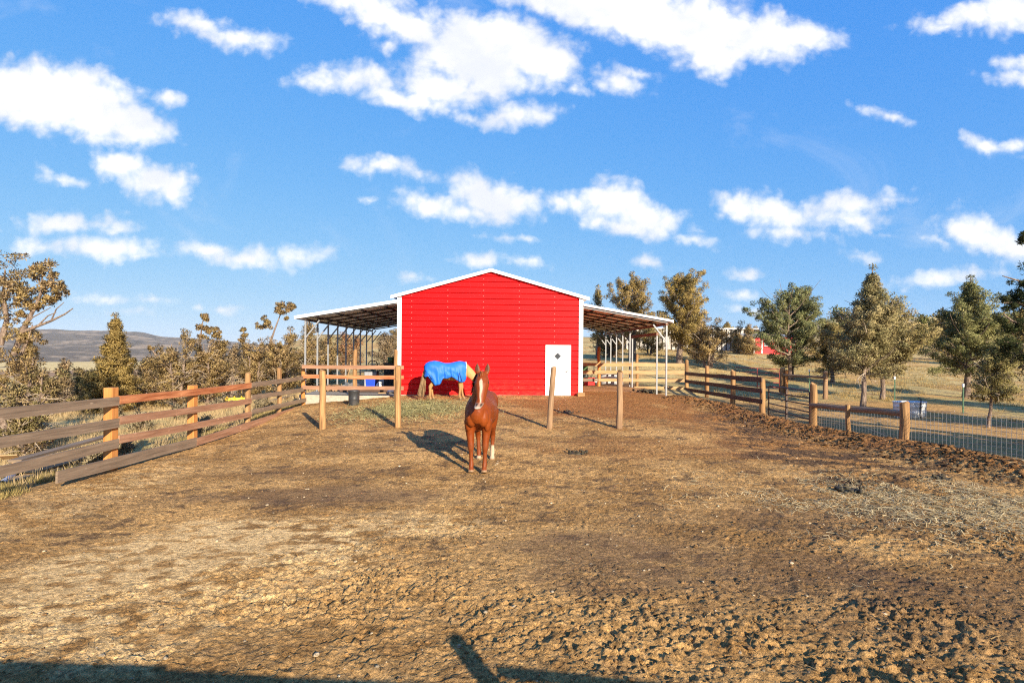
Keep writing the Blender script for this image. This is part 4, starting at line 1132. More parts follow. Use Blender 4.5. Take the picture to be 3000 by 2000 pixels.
mb = MB(); mb.tube([(.24 * math.cos(a), 0, 1.06 + .24 * math.sin(a)) for a in np.linspace(0, 6.283, 33)], .02, 6); mb.build('tyre', M['tyre'], t, True)
mb = MB()
for a in np.linspace(0, 3.14, 7): mb.tube([(.23 * math.cos(a), 0, 1.06 + .23 * math.sin(a)), (-.23 * math.cos(a), 0, 1.06 - .23 * math.sin(a))], .005, 4)
mb.build('spokes', M['chrome'], t)
mb = MB(); mb.tube([(0, .03, 1.06), (0, .06, .0)], .018, 6); mb.build('stand', M['steel_dark'], t)
t = prop('shovel', 'shovel with a pale handle propped under the left lean-to', 'shovel', 1018, 25.8)
mb = MB(); mb.tube([(.12, .1, 1.25), (-.02, 0, .28)], .018, 8); mb.build('handle', M['w_new'], t, True)
mb = MB(); mb.beam((-.02, 0, .30), (-.06, -.03, .02), .2, .02, up=(0, 1, 0), w2=.12); mb.build('blade', M['chrome'], t, bevel=.006)
fw = np.random.default_rng(12)
pw = at(964, 1140, 23.9)
for i in range(11):
    row = 0 if i < 6 else 1
    t = thing('firewood_log', 'short split log lying in the heap on the left lean-to slab', 'firewood', (pw.x - .42 + .15 * (i if row == 0 else i - 5.5), pw.y + fw.uniform(-.08, .08), .075 + row * .135), fw.uniform(-.35, .35), 'split logs heaped on the slab')
    mb = MB(); L = fw.uniform(.32, .45); mb.tube([(0, -L / 2, 0), (0, L / 2, fw.uniform(-.02, .02))], [fw.uniform(.055, .075)] * 2, 7); mb.build('log', M['w_log'], t)
t = prop('plank', 'broken pale plank lying along the front edge of the slab', 'plank', 1125, 22.75)
mb = MB(); mb.beam((-.22, -.02, .035), (.22, .06, .06), .22, .03); mb.build('board', M['w_new'], t)
t = prop('sack', 'crumpled white feed sack at the end of the slab', 'sack', 1150, 23.2)
mb = MB(); mb.ell((0, 0, .10), (.17, .13, .11)); mb.ell((.09, .02, .17), (.1, .1, .09)); mb.ell((-.12, -.03, .06), (.1, .1, .06)); me = remesh(mb, .02, 3)
me.materials.append(M['white_plastic']); o = bpy.data.objects.new('sack_body', me); COL.objects.link(o); o.parent = t
t = prop('timber_beam', 'long dark timber lying across the slab behind the barrel', 'timber', 1105, 23.6)
mb = MB(); mb.beam((-1.6, 0, .09), (.5, .1, .09), .12, .16); mb.build('beam', M['w_dark'], t)

# things beyond the right lean-to
def propg(name, label, cat, px, d, group=None, rot=0):
    p = on(px, d); return thing(name, label, cat, tuple(p), rot, group)
t = propg('stock_tank', 'oval galvanised stock tank behind the light rail fence', 'tank', 1785, 30.6)
mb = MB(); mb.lathe((0, 0, 0), [(.44, 0), (.46, .02), (.47, .2), (.485, .22), (.475, .25), (.48, .5), (.50, .56), (.485, .575), (.46, .56), (.44, .1)], 28, 1.15, .8); mb.build('tank_body', M['galvtank'], t, True)
mb = MB(); mb.tube([(.575 * math.cos(a), .4 * math.sin(a), .57) for a in np.linspace(0, 6.283, 29)], .02, 6); mb.build('rim', M['blue_plastic'] if False else M['tyre'], t, True)
t = propg('toolbox', 'red plastic toolbox behind the light rail fence', 'toolbox', 1727, 29.6)
mb = MB(); mb.beam((-.27, 0, .17), (.27, 0, .17), .26, .34); mb.build('body', M['red_plastic'], t, bevel=.015)
mb = MB(); mb.beam((-.28, 0, .38), (.28, 0, .38), .27, .07); mb.build('lid', M['red_plastic'], t, bevel=.01)
mb = MB(); mb.tube([(-.12, 0, .41), (-.12, 0, .47), (.12, 0, .47), (.12, 0, .41)], .014, 6); mb.build('handle', M['black_plastic'], t)
t = propg('push_mower', 'green and black push mower close to the barn corner', 'mower', 1716, 31.0)
mb = MB(); mb.beam((-.3, 0, .28), (.3, 0, .28), .5, .2); mb.build('deck', M['green_mower'], t, bevel=.03)
mb = MB(); mb.lathe((0, 0, .38), [(.16, 0), (.17, .12), (.12, .2), (.05, .22)], 16); mb.build('engine', M['black_plastic'], t, True)
for sx in (-.28, .28):
    for sy in (-.27, .27):
        mb = MB(); mb.tube([(sx, sy - .03, .15), (sx, sy + .03, .15)], .15, 14); mb.build('wheel', M['tyre'], t)
mb = MB()
for sy in (-.2, .2): mb.tube([(.28, sy, .35), (.5, sy, .9), (.48, sy, 1.12)], .016, 6)
mb.tube([(.48, -.2, 1.12), (.48, .2, 1.12)], .02, 6); mb.build('handle', M['black_plastic'], t)
t = propg('folding_chair', 'dark green camp chair back seen over the middle rail beside the barn', 'chair', 1711, 30.0)
mb = MB(); mb.beam((-.24, 0, .42), (.24, 0, .42), .45, .04); mb.build('seat', M['green_mower'], t)
mb = MB(); mb.beam((-.24, .2, .95), (.24, .2, .95), .03, .5); mb.build('backrest', M['green_mower'], t, bevel=.01)
for sx in (-.23, .23):
    for sy in (-.2, .2): MB().tube([(sx, sy, 0), (sx, sy, .45 if sy < 0 else 1.18)], .014, 6).build('leg', M['steel_dark'], t)
t = propg('rubber_tub', 'white bucket standing between the toolbox and the tank', 'bucket', 1748, 30.2)
MB().lathe((0, 0, 0), [(.14, 0), (.15, .02), (.175, .42), (.16, .42), (.14, .04)], 18).build('body', M['white_plastic'], t, True)
mb = MB(); mb.tube([(.17 * math.cos(a), 0, .41 - .12 * math.sin(a)) for a in np.linspace(0, 3.1416, 9)], .006, 4); mb.build('handle', M['chrome'], t)

# stock tank in the dirt yard on the right
t = propg('stock_tank', 'white and grey galvanised stock tank in the dirt yard behind the mesh fence', 'tank', 2666, 20.0, rot=R(8))
mb = MB(); mb.lathe((0, 0, -.03), [(.50, 0), (.52, .02), (.53, .18), (.545, .2), (.535, .22), (.54, .40), (.555, .42), (.545, .44), (.55, .55), (.57, .58), (.55, .59), (.52, .57), (.5, .08)], 30, 1.08, .72); mb.build('tank_body', M['galvtank'], t, True)
mb = MB(); mb.lathe((0, 0, .44), [(.001, 0), (.515, 0), (.515, .004), (.001, .004)], 30, 1.08, .72, close=False); mb.build('water', M['glass_dark'], t)
mb = MB(); mb.tube([(.05, -.42, -.1), (.05, -.42, .68), (.05, -.30, .72)], .02, 6); mb.build('water_pipe', M['steel_dark'], t)

# block at the barn corner
p = bl_(3.72, -.25, 0)
t = thing('wood_block', 'short wooden block lying at the right corner of the barn', 'block', (p.x, p.y, hz(p.x, p.y)))
MB().beam((-.15, 0, .06), (.15, .03, .065), .2, .15).build('block', M['w_tan'], t, bevel=.012)

# yellow implement beyond the left fence
p = on(690, 25.2); p.z += .0
t = thing('cultivator', 'yellow farm implement lying in the dry grass behind the left fence', 'implement', tuple(p), R(20))
mb = MB(); mb.beam((-.55, 0, .28), (.55, 0, .3), .16, .12); mb.beam((-.55, .0, .22), (-.15, -.1, .12), .35, .12); mb.build('frame', M['yellow_paint'], t, bevel=.01)
for x in (-.4, -.1, .2, .5):
    mb = MB(); mb.tube([(x, 0, .3), (x + .08, -.1, .42), (x + .16, -.22, .25), (x + .1, -.28, .02)], .025, 6); mb.build('tine', M['yellow_paint'], t, True)
mb = MB(); mb.tube([(.1, 0, .34), (.25, .1, .85), (.45, .1, .95)], .022, 6); mb.tube([(.3, 0, .34), (.3, .1, .82)], .018, 6); mb.build('hitch', M['steel_dark'], t, True)

# salvaged panels and pipe behind the left fence
def flat(name, label, cat, p0, p1, w, th, mt, zlift, group=None):
    a, b = Vector(p0), Vector(p1); a.z = hz(a.x, a.y) + zlift; b.z = hz(b.x, b.y) + zlift
    t = thing(name, label, cat, tuple(a), 0, group); mb = MB(); mb.beam(a, b, w, th); mb.build('panel' if 'sheet' in name else 'board', M[mt], t, False, True); return t
g_ = lambda px, py, d: at(px, py, d)
flat('plank', 'long grey plank resting on blocks behind the left fence', 'plank', on(45, 11.2), on(330, 15.2), .24, .05, 'w_grey', .30)
flat('metal_sheet', 'dark corrugated metal panel lying beneath the long grey plank', 'panel', on(55, 10.9), on(345, 14.6), .75, .03, 'dark_box', .12)
flat('plank', 'pale board lying on the ground nearest to the dark metal panel', 'plank', on(20, 10.4), on(170, 11.6), .3, .04, 'w_new', .05)
flat('plank', 'weathered board lying in the grass behind the far end of the left fence', 'plank', on(790, 24.), on(862, 27.5), .3, .05, 'w_grey', .10)
t = thing('pipe', 'short length of white plastic pipe in the grass at the left edge', 'pipe', tuple(on(8, 10.2) + Vector((0, 0, .06))), R(30))
a = np.linspace(0, 6.283, 17)
mb = MB(); mb.lathe((0, 0, 0), [(.05, 0), (.05, .7), (.036, .7), (.036, 0)], 16, close=False); n = mb.v; mb.v = [(x, z, y + .0) for x, y, z in n]; mb.build('pipe_wall', M['white_plastic'], t, True)
p = on(78, 11.9); t = thing('carton', 'pale open carton lying in the grass near the grey plank', 'box', tuple(p), R(25))
MB().box(-.2, .2, -.15, .15, .0, .28).build('body', M['w_new'], t, bevel=.01)
MB().beam((-.2, -.15, .28), (-.2, -.32, .38), .02, .3, up=(1, 0, 0)).build('flap', M['w_new'], t)
# droppings
dr_ = np.random.default_rng(5)
def dung(px, py, d, n, lab, s=1.):
    p = on(px, d); t = thing('manure_pile', lab, 'manure', tuple(p)); mb = MB()
    for i in range(n):
        r = dr_.uniform(.026, .040) * s; x, y = dr_.normal(0, .13 * s), dr_.normal(0, .09 * s); mb.ell((x, y, float(gz(np.array([p.x + x]), np.array([p.y + y]))[0]) - p.z + r * .7 + dr_.random() * .05 * s), (r, r * .9, r * .8), None, 7, 5)
    mb.ell((0, 0, .0), (.2 * s, .13 * s, .035 * s)); me = remesh(mb, .012 if s < 2 else .02, 1, .3); me.materials.append(M['dung']); me.polygons.foreach_set('use_smooth', [True] * len(me.polygons))
    o = bpy.data.objects.new('heap', me); COL.objects.link(o); o.parent = t
M['dung'] = simple('dung', (.05, .04, .022), .6, .3, var=.4, scale=30., bump=.4)
dung(2490, 1411, 9.4, 26, 'dark fresh droppings lying on the pale scattered straw'); dung(1690, 1313, 12.4, 20, 'small dark droppings in the dirt behind the leaning post shadow')
dung(1665, 1205, 18.0, 12, 'round dropping heap on the shadow of the dark upright post'); dung(1900, 1150, 24.6, 60, 'large dark manure heap under the front of the right lean-to', 2.1); dung(2760, 1372, 10.2, 16, 'scattered dark droppings near the mesh fence berm')
# ------------------------------------------------------------------ junipers
GOLD = (.39, .285, .115); OLIVE = (.25, .21, .085); GREEN = (.15, .175, .065); BROWN = (.36, .25, .13); GREY = (.34, .27, .18); DARKG = (.06, .075, .03)
def leaves(C, rc, k, L, W, cols, r, up=.35, flat=.75):
    """k leaf sprays in each clump; returns verts, quads, colours"""
    n = len(C); cen = np.repeat(C - C.mean(0), k, 0); C = np.repeat(C, k, 0); rc = np.repeat(rc, k); cols = np.repeat(cols, k, 0)
    v = r.normal(0, 1, (n * k, 3)); v /= np.linalg.norm(v, axis=1, keepdims=True); rad = r.random(n * k) ** .45
    off = v * rad[:, None] * rc[:, None]; off[:, 2] *= flat
    P = C + off
    d = v * .8 + r.normal(0, .55, v.shape); d[:, 2] += up; d /= np.linalg.norm(d, axis=1, keepdims=True)
    s = np.cross(d, r.normal(0, 1, d.shape)); s /= np.linalg.norm(s, axis=1, keepdims=True) + 1e-9
    N = v * .75 + cen / (np.linalg.norm(cen, axis=1, keepdims=True) + 1e-6) * .45 + r.normal(0, .28, v.shape); N[:, 2] += .1
    N /= np.linalg.norm(N, axis=1, keepdims=True)
    g_ = np.cross(s, d); s = np.where(((g_ * N).sum(1) < 0)[:, None], -s, s)
    l = L * (.6 + .8 * r.random(n * k))[:, None]; w = W * (.6 + .8 * r.random(n * k))[:, None]
    V = np.stack([P, P + d * l * .55 + s * w / 2, P + d * l, P + d * l * .5 - s * w / 2], 1)
    cc = cols * (.75 + .5 * r.random((n * k, 1)))
    return V.reshape(-1, 3), np.arange(n * k * 4).reshape(-1, 4), np.repeat(cc, 4, 0), np.repeat(N, 4, 0)

PROF = {
 'cone':   ([0, .08, .3, .6, .85, 1], [.75, 1., .9, .55, .25, .04]),
 'oval':   ([0, .15, .45, .75, .92, 1], [.55, .9, 1., .8, .5, .12]),
 'tall':   ([0, .1, .3, .5, .75, .9, 1], [.7, .97, 1., .70, .36, .17, .03]),
 'broad':  ([0, .2, .5, .8, 1], [.8, 1., .95, .7, .3]),
}
def tree(label, base, h, cr, prof='oval', zb=.12, limbs=46, cl=.30, k=34, leaf=(.15, .055), cols=(GOLD, OLIVE), seed=1, tr=.13, lean=(0, 0), bare=0, group=None, extra=None,
         stems=1, name='juniper_tree', skew=(0, 0), fill=1.0, up0=.15, wood_='bark', cat='tree', twigs=14, ragged=1):
    r = np.random.default_rng(seed); py = random.Random(seed)
    t = thing(name, label, cat, tuple(base), 0, group)
    pz, pr = PROF[prof]; tb = MB(); C, RC, CO = [], [], []
    base_l = np.zeros(3)
    def colr():
        f = r.random(); c = np.array(cols[0]) * f + np.array(cols[1]) * (1 - f)
        return c * (.8 + .4 * r.random())
    trunks = []
    for s in range(stems):
        a = 6.28 * s / stems + r.random(); sp = 0 if stems == 1 else .16 * cr
        top = np.array((lean[0] + sp * 2.2 * math.cos(a), lean[1] + sp * 2.2 * math.sin(a), h * (.97 if s == 0 else r.uniform(.7, .95))))
        n = 7; pts = []
        for i in range(n + 1):
            f = i / n; pts.append(np.array((sp * .5 * math.cos(a), sp * .5 * math.sin(a), -.15)) * (1 - f) + top * f + (r.normal(0, .03 * h / 5, 3) * (1 if 0 < i < n else 0)))
        q = tr if stems == 1 else tr * .7
        tb.tube([tuple(p) for p in pts], [q * (1.25 if i == 0 else 1) * (1 - .92 * (i / n) ** .9) + .008 for i in range(n + 1)], 8, cap=False)
        trunks.append(pts)
    def trunk_at(f, s=0):
        pts = trunks[s]; x = f * (len(pts) - 1); i = min(int(x), len(pts) - 2); return pts[i] * (1 - x + i) + pts[i + 1] * (x - i)
    for i in range(limbs):
        f = zb + (1 - zb) * ((i + r.random()) / limbs) ** .92 * .98
        g = (f - zb) / (1 - zb); az = i * 2.39996 + r.normal(0, .35)
        ln = cr * np.interp(g, pz, pr) * (r.uniform(.8, 1.1) if ragged < .5 else r.choice((r.uniform(.45, 1.1), r.uniform(.8, 1.42)), p=(.8, .2)))
        dirx = np.array((math.cos(az), math.sin(az), 0)); ln *= 1 + .35 * (dirx[0] * skew[0] + dirx[1] * skew[1])
        p0 = trunk_at(f * .93, i % stems); el = up0 + .75 * g + r.normal(0, .13)
        pts = [p0]; d = dirx * math.cos(el) + np.array((0, 0, math.sin(el))); m = 4
        for j in range(m):
            d = d + np.array((0, 0, .10)) + r.normal(0, .12, 3); d /= np.linalg.norm(d); pts.append(pts[-1] + d * ln / m)
        lr = max(.008, tr * .30 * (1 - .75 * g) * min(1, ln / max(cr, .1) + .2))
        tb.tube([tuple(p) for p in pts], [lr * (1 - .85 * j / m) + .004 for j in range(m + 1)], 5, cap=False)
        if r.random() < bare * (1 - g) or r.random() < .10: continue
        nc = max(2, int(ln / (cl * .62) * fill))
        for j in range(nc):
            u = .30 + .72 * (j + r.random() * .6) / nc; x = min(u, 1) * m; q = min(int(x), m - 1); c = pts[q] * (1 - x + q) + pts[q + 1] * (x - q)
            side = np.cross(d, (0, 0, 1)); c = c + side * r.normal(0, .085 * ln) + r.normal(0, .28 * cl, 3)
            C.append(c); RC.append(cl * r.uniform(.5, 1.08) * (1 - .3 * g)); CO.append(colr())
            if r.random() < .3:   # twig to a side clump
                tb.tube([tuple(pts[q]), tuple(c)], [.010, .004], 4, cap=False)
    C.append(trunk_at(.99)); RC.append(cl * .6); CO.append(colr())
    for pl, rad, clumps in (extra or []):
        tb.tube(pl, [rad * (1 - .85 * i / (len(pl) - 1)) + .006 for i in range(len(pl))], 7, cap=False)
        for c, rr_2 in clumps:
            for _ in range(6):
                C.append(np.array(c) + r.normal(0, rr_2 * .62, 3) * (1, 1, .7)); RC.append(rr_2 * r.uniform(.25, .5)); CO.append(colr())
    tb.build('trunk', M[wood_], t, True)
    if twigs:
        wb = MB()
        for i in range(twigs):
            f = zb + (.92 - zb) * r.random() ** 1.3; g = (f - zb) / (1 - zb); az = r.random() * 6.28; ln = cr * np.interp(g, pz, pr) * r.uniform(.7, 1.12)
            p = trunk_at(f * .93, i % stems); d = np.array((math.cos(az), math.sin(az), r.uniform(-.1, .9))); pts = [p]
            for j in range(5): d = d + r.normal(0, .28, 3); d /= np.linalg.norm(d); pts.append(pts[-1] + d * ln / 5)
            q = .007 + .004 * h; wb.tube([tuple(x) for x in pts], [q * (1 - .16 * j) for j in range(6)], 4, cap=False)
            for j in (2, 3, 4):
                e = d + r.normal(0, .7, 3); e /= np.linalg.norm(e); wb.tube([tuple(pts[j]), tuple(pts[j] + e * ln * .16 + np.array((0, 0, .02))), tuple(pts[j] + e * ln * .3)], [q * .55, q * .4, q * .2], 4, cap=False)
        wb.build('dead_branches', M['deadwood'], t, True)
    fine = 1 if twigs == 0 else .62
    V, Q, CC, NN = leaves(np.array(C), np.array(RC), int(k / fine ** 2), leaf[0] * fine, leaf[1] * fine, np.array(CO), r)
    o = np_mesh('crown', V, Q, M['leaf'], t, col=CC, smooth=True)
    o.data.normals_split_custom_set_from_vertices(NN)
    return t
def T(px, d, top, hw, label, **kw):
    if px < 1700: kw.setdefault('twigs', 34)
    """tree on the ground at column px, depth d, its top at photograph row `top`, crown half-width hw px"""
    b = on(px, d); b.z -= .05; s = d / F
    h = (ZC - (top - 1030 - (px - 1500) * ROLL) * s) - b.z
    return tree(label, b, h, hw * s, **kw)
def TW_(px, py, d, b): v = at(px, py, d) - Vector(b); return np.array(v)

# left edge: big leaning juniper with an open limb
b = on(45, 15.5); d0 = 15.5
P_ = lambda x, y, d=15.5: tuple(TW_(x, y, d, b))
def cl_(lst, rr=.28): return [(P_(x, y, 15.5 + dd), rr * s) for x, y, s, dd in lst]
ex = [([P_(40, 1040), P_(70, 960), P_(100, 905), P_(120, 860), P_(125, 800)], .075, cl_([(100, 905, .6, 0), (122, 880, .8, .2), (112, 850, .9, 0), (140, 835, .8, -.2), (115, 800, 1., 0), (130, 785, 1.1, .2), (155, 800, .8, .1), (170, 830, 1., 0), (185, 850, .8, -.1), (165, 865, .6, .2), (150, 880, .5, 0), (105, 790, .5, 0)], .22)),
      ([P_(60, 975), P_(110, 955), P_(150, 940), P_(190, 920), P_(214, 903)], .045, cl_([(60, 925, .5, 0)], .2)),
      ([P_(110, 955), P_(140, 925), P_(165, 915)], .018, []), ([P_(150, 940), P_(165, 905), P_(188, 885)], .016, []), ([P_(70, 960), P_(95, 930), P_(150, 900)], .02, []),
      ([P_(0, 1010), P_(20, 940), P_(10, 860), P_(15, 790)], .08, cl_([(5, 770, 1.3, 0), (20, 790, 1.2, .2), (0, 810, 1.4, 0), (25, 825, 1.1, -.2), (45, 835, 1.2, .3), (10, 850, 1.3, 0), (55, 855, 1., 0), (40, 870, 1.2, .2), (62, 875, .9, 0), (70, 890, .8, 0), (20, 890, 1., .1), (5, 915, .9, 0)], .30)),
      ([P_(60, 1040), P_(85, 990), P_(95, 950)], .04, cl_([(75, 960, .9, 0), (90, 985, 1., .2), (60, 990, 1., 0), (95, 1005, 1., 0)], .26))]
tree('big juniper leaning in at the left edge with a long open limb reaching right', b, 2.6, 1.4, 'broad', .1, 26, .24, 30, (.12, .045), (GOLD, BROWN), 11, .17, (-.2, .2), .25, extra=ex, stems=2)
T(85, 13.6, 1080, 95, 'low ragged juniper scrub crouching under the big leaning juniper', prof='broad', zb=.05, cols=(BROWN, OLIVE), seed=12, cl=.24, limbs=34, stems=3, tr=.1, k=34, leaf=(.12, .045), bare=.35, fill=1.1)
T(80, 22, 985, 48, 'slim brown juniper in front of the valley fields at the left edge', prof='tall', cols=(BROWN, GOLD), seed=13, cl=.26, zb=.05)
T(192, 25, 1052, 36, 'thin dull juniper with a bare spire left of the golden cone', prof='cone', cols=(GREY, BROWN), seed=14, cl=.24, zb=.04, bare=.4)
T(236, 27, 1085, 40, 'small round scrub juniper just left of the golden cone', prof='broad', cols=(OLIVE, BROWN), seed=15, cl=.28, zb=.03)
T(130, 28, 1108, 44, 'low olive scrub between the spire and the left edge', prof='broad', cols=(OLIVE, BROWN), seed=16, cl=.3, zb=.03)
T(337, 25, 912, 74, 'dense golden cone-shaped juniper behind the left fence', prof='cone', cols=(GOLD, (.35, .25, .08)), seed=17, cl=.25, k=44, limbs=130, zb=.02, fill=1.5, leaf=(.13, .05), tr=.12, ragged=0, twigs=10)
T(265, 24, 1090, 38, 'shrubby skirt juniper at the foot of the golden cone', prof='broad', cols=(GOLD, OLIVE), seed=18, cl=.26, zb=.02)
T(430, 27, 1048, 45, 'short golden juniper just right of the cone', prof='broad', cols=(GOLD, BROWN), seed=19, cl=.28, zb=.02)
def spire(px, d, pts, cl, rr=.2):
    b_ = on(px, d); b_.z -= .05
    Q_ = lambda x, y: tuple(TW_(x, y, d, b_))
    return [([Q_(*p) for p in pts], .05, [(Q_(x, y), rr * s) for x, y, s in cl])]
T(520, 25.5, 965, 78, 'wide scraggly juniper with grey dead twigs behind the middle of the left fence', prof='broad', cols=(GOLD, BROWN), seed=20, cl=.24, stems=3, zb=.05, bare=.35, limbs=52, leaf=(.13, .05),
  extra=spire(520, 25.5, [(470, 1060), (450, 1030), (435, 1010)], [(442, 1020, .5)]))
T(612, 26.5, 985, 78, 'scraggly juniper with a thin tufted spire beside the wide one', prof='broad', cols=(BROWN, GOLD), seed=21, cl=.24, stems=3, zb=.05, bare=.4, limbs=52,
  extra=spire(612, 26.5, [(590, 1080), (586, 1000), (592, 955), (597, 925)], [(597, 925, .7), (603, 935, .5), (592, 960, .8), (605, 962, .5), (612, 972, .5), (640, 970, .9), (630, 985, .7), (585, 985, .8)]))
T(672, 30, 1005, 45, 'pale dead-topped juniper between the two leafy groups', prof='broad', cols=(BROWN, GREY), seed=22, cl=.26, stems=2, zb=.05, bare=.6)
T(742, 28.5, 990, 62, 'grey twiggy juniper left of the flag-topped one', prof='broad', cols=(BROWN, GOLD), seed=23, cl=.26, stems=3, zb=.04, bare=.45,
  extra=spire(742, 28.5, [(715, 1050), (712, 1000), (713, 965)], [(713, 965, .6), (718, 985, .7), (708, 1000, .7)]))
T(825, 29, 955, 70, 'juniper with a bent bare stem carrying one flag-like tuft', prof='broad', cols=(BROWN, GOLD), seed=24, cl=.27, stems=3, zb=.04, bare=.45, limbs=50,
  extra=spire(825, 29, [(790, 1010), (805, 965), (820, 925), (832, 905)], [(818, 900, 1.2), (832, 896, 1.3), (848, 898, 1.1), (826, 912, 1.1), (842, 912, .8), (815, 910, .8), (858, 900, .5), (775, 940, 1.), (785, 955, 1.1), (765, 955, .8), (840, 932, .3)]))
T(900, 33, 935, 50, 'brown juniper standing behind the front posts of the left lean-to', prof='oval', cols=(BROWN, GOLD), seed=25, cl=.3, zb=.05)
for i, (px, d, top, hw, c) in enumerate(((960, 38, 985, 45, (BROWN, GOLD)), (1010, 46, 975, 40, (BROWN, (.40, .20, .10))), (1045, 58, 985, 34, (BROWN, (.40, .20, .10))), (1130, 44, 975, 50, (GREY, BROWN)), (1165, 52, 965, 50, (GOLD, BROWN)), (930, 45, 1000, 36, (GREY, BROWN)))):
    T(px, d, top, hw, ('rounded juniper seen between the second and fourth lean-to posts', 'reddish juniper seen through the middle of the left lean-to', 'distant reddish juniper beside the bare slope in the left lean-to', 'grey twiggy juniper next to the barn wall, seen under the left lean-to', 'golden juniper half hidden by the left barn corner', 'thin grey juniper behind the first lean-to posts')[i],
      prof='broad', cols=c, seed=30 + i, cl=.36, k=26, leaf=(.2, .075), zb=.04, limbs=40, bare=.25)
# right of the barn
T(1750, 47, 832, 34, 'narrow olive juniper tip just right of the barn gable', prof='tall', cols=(OLIVE, GOLD), seed=40, cl=.38, k=28, leaf=(.2, .075), zb=.2)
T(1855, 44, 800, 74, 'tall golden juniper with a flat top above the right lean-to', prof='oval', cols=(GOLD, (.34, .24, .085)), seed=41, cl=.36, k=34, limbs=70, leaf=(.18, .07), zb=.26, tr=.3, stems=2, bare=.12)
T(1790, 48, 985, 60, 'dark low-limbed juniper seen under the right lean-to roof', prof='broad', cols=(OLIVE, BROWN), seed=42, cl=.36, k=22, limbs=50, leaf=(.2, .075), zb=.1, stems=4, bare=.55, tr=.3)
T(1994, 38.5, 793, 92, 'large golden juniper with crooked low limbs right of the lean-to', prof='oval', cols=(GOLD, (.33, .25, .08)), seed=43, cl=.33, k=38, limbs=84, leaf=(.17, .065), zb=.17, tr=.24, bare=.08, skew=(.15, 0))
T(2075, 37.5, 965, 80, 'sprawling low juniper limb mass on the grass right of the large golden one', prof='broad', cols=(GOLD, BROWN), seed=44, cl=.3, k=28, limbs=46, leaf=(.17, .065), zb=.18, stems=3, bare=.45, tr=.16, skew=(.6, 0))
T(2035, 45, 925, 62, 'round golden juniper between the large golden one and the white slatted building', prof='broad', cols=(GOLD, BROWN), seed=143, cl=.36, k=28, limbs=50, leaf=(.2, .075), zb=.08, stems=2)
T(1905, 50, 940, 50, 'grey-gold juniper behind the posts of the right lean-to', prof='broad', cols=(GOLD, OLIVE), seed=144, cl=.36, k=26, limbs=44, leaf=(.2, .075), zb=.1, stems=3, bare=.3)
T(2195, 55, 950, 42, 'rounded golden juniper in front of the white slatted building', prof='cone', cols=(GOLD, BROWN), seed=45, cl=.4, k=26, leaf=(.22, .08), zb=.03)
T(2160, 57, 975, 30, 'small golden juniper beside the end of the white slatted building', prof='cone', cols=(GOLD, BROWN), seed=46, cl=.4, k=24, leaf=(.22, .08), zb=.03)
T(2316, 34.5, 848, 122, 'blue-green juniper with a forked trunk in front of the red house', prof='oval', cols=((.27, .26, .12), (.18, .20, .09)), seed=47, cl=.28, k=36, limbs=96, leaf=(.15, .06), zb=.17, tr=.17, stems=2, up0=.08)
T(2439, 33, 950, 70, 'small olive juniper between the blue-green one and the tall one', prof='broad', cols=(OLIVE, GOLD), seed=48, cl=.28, k=34, limbs=60, leaf=(.15, .06), zb=.18, tr=.12)
T(2528, 22.5, 764, 118, 'tallest tan juniper with a clear trunk behind the mesh fence', prof='tall', cols=((.42, .335, .165), (.25, .23, .11)), seed=49, cl=.26, k=40, limbs=120, leaf=(.13, .05), zb=.27, tr=.10, lean=(.45, .1), skew=(.35, 0), up0=.2)
T(2585, 25.5, 900, 112, 'bushy tan juniper right behind the tallest one', prof='broad', cols=((.41, .325, .16), OLIVE), seed=50, cl=.27, k=36, limbs=84, leaf=(.14, .055), zb=.3, tr=.11, skew=(.6, 0))
T(2831, 26.8, 798, 125, 'broad green-gold juniper with a thick dark trunk on the right', prof='tall', cols=((.32, .29, .125), (.185, .195, .08)), seed=51, cl=.29, k=40, limbs=112, leaf=(.14, .055), zb=.24, tr=.17, lean=(.2, 0), up0=.1)
T(2894, 17.4, 1010, 72, 'small young juniper with a leaning slim trunk near the right edge', prof='broad', cols=((.36, .31, .13), OLIVE), seed=52, cl=.2, k=36, limbs=50, leaf=(.10, .04), zb=.38, tr=.05, lean=(.32, 0), skew=(.4, 0))
# dark pine reaching in at the right edge
b = on(3085, 14.5); Pq = lambda x, y, d=14.5: tuple(TW_(x, y, d, b))
ex = [([Pq(3080, 880), Pq(3020, 900), Pq(2975, 885), Pq(2938, 810 + 78)], .05, [(Pq(2960, 900), .12), (Pq(2990, 885), .15), (Pq(3010, 870), .2)]),
      ([Pq(3080, 960), Pq(3020, 960), Pq(2965, 940), Pq(2940, 920)], .05, [(Pq(2990, 950), .2), (Pq(2970, 960), .22), (Pq(2950, 965), .18), (Pq(2930, 945), .15)]),
      ([Pq(3070, 850), Pq(3010, 830), Pq(2960, 815), Pq(2937, 808)], .03, [(Pq(2990, 835), .14), (Pq(2998, 855), .16), (Pq(2978, 868), .1), (Pq(2950, 880), .1)]),
      ([Pq(3070, 1000), Pq(3000, 1010), Pq(2940, 1000)], .04, [(Pq(2990, 1000), .28), (Pq(2970, 1015), .28), (Pq(2945, 1010), .25), (Pq(2995, 1030), .3), (Pq(2960, 1040), .25)]),
      ([Pq(3080, 760), Pq(3020, 705), Pq(2990, 695)], .03, [(Pq(2995, 697), .1), (Pq(3010, 700), .15)])]
tree('dark green pine whose bare-ended branches reach in from the right edge', b, 6.0, 1.15, 'oval', .3, 40, .28, 34, (.13, .03), (DARKG, (.07, .075, .035)), 61, .2, extra=ex, name='pine_tree')
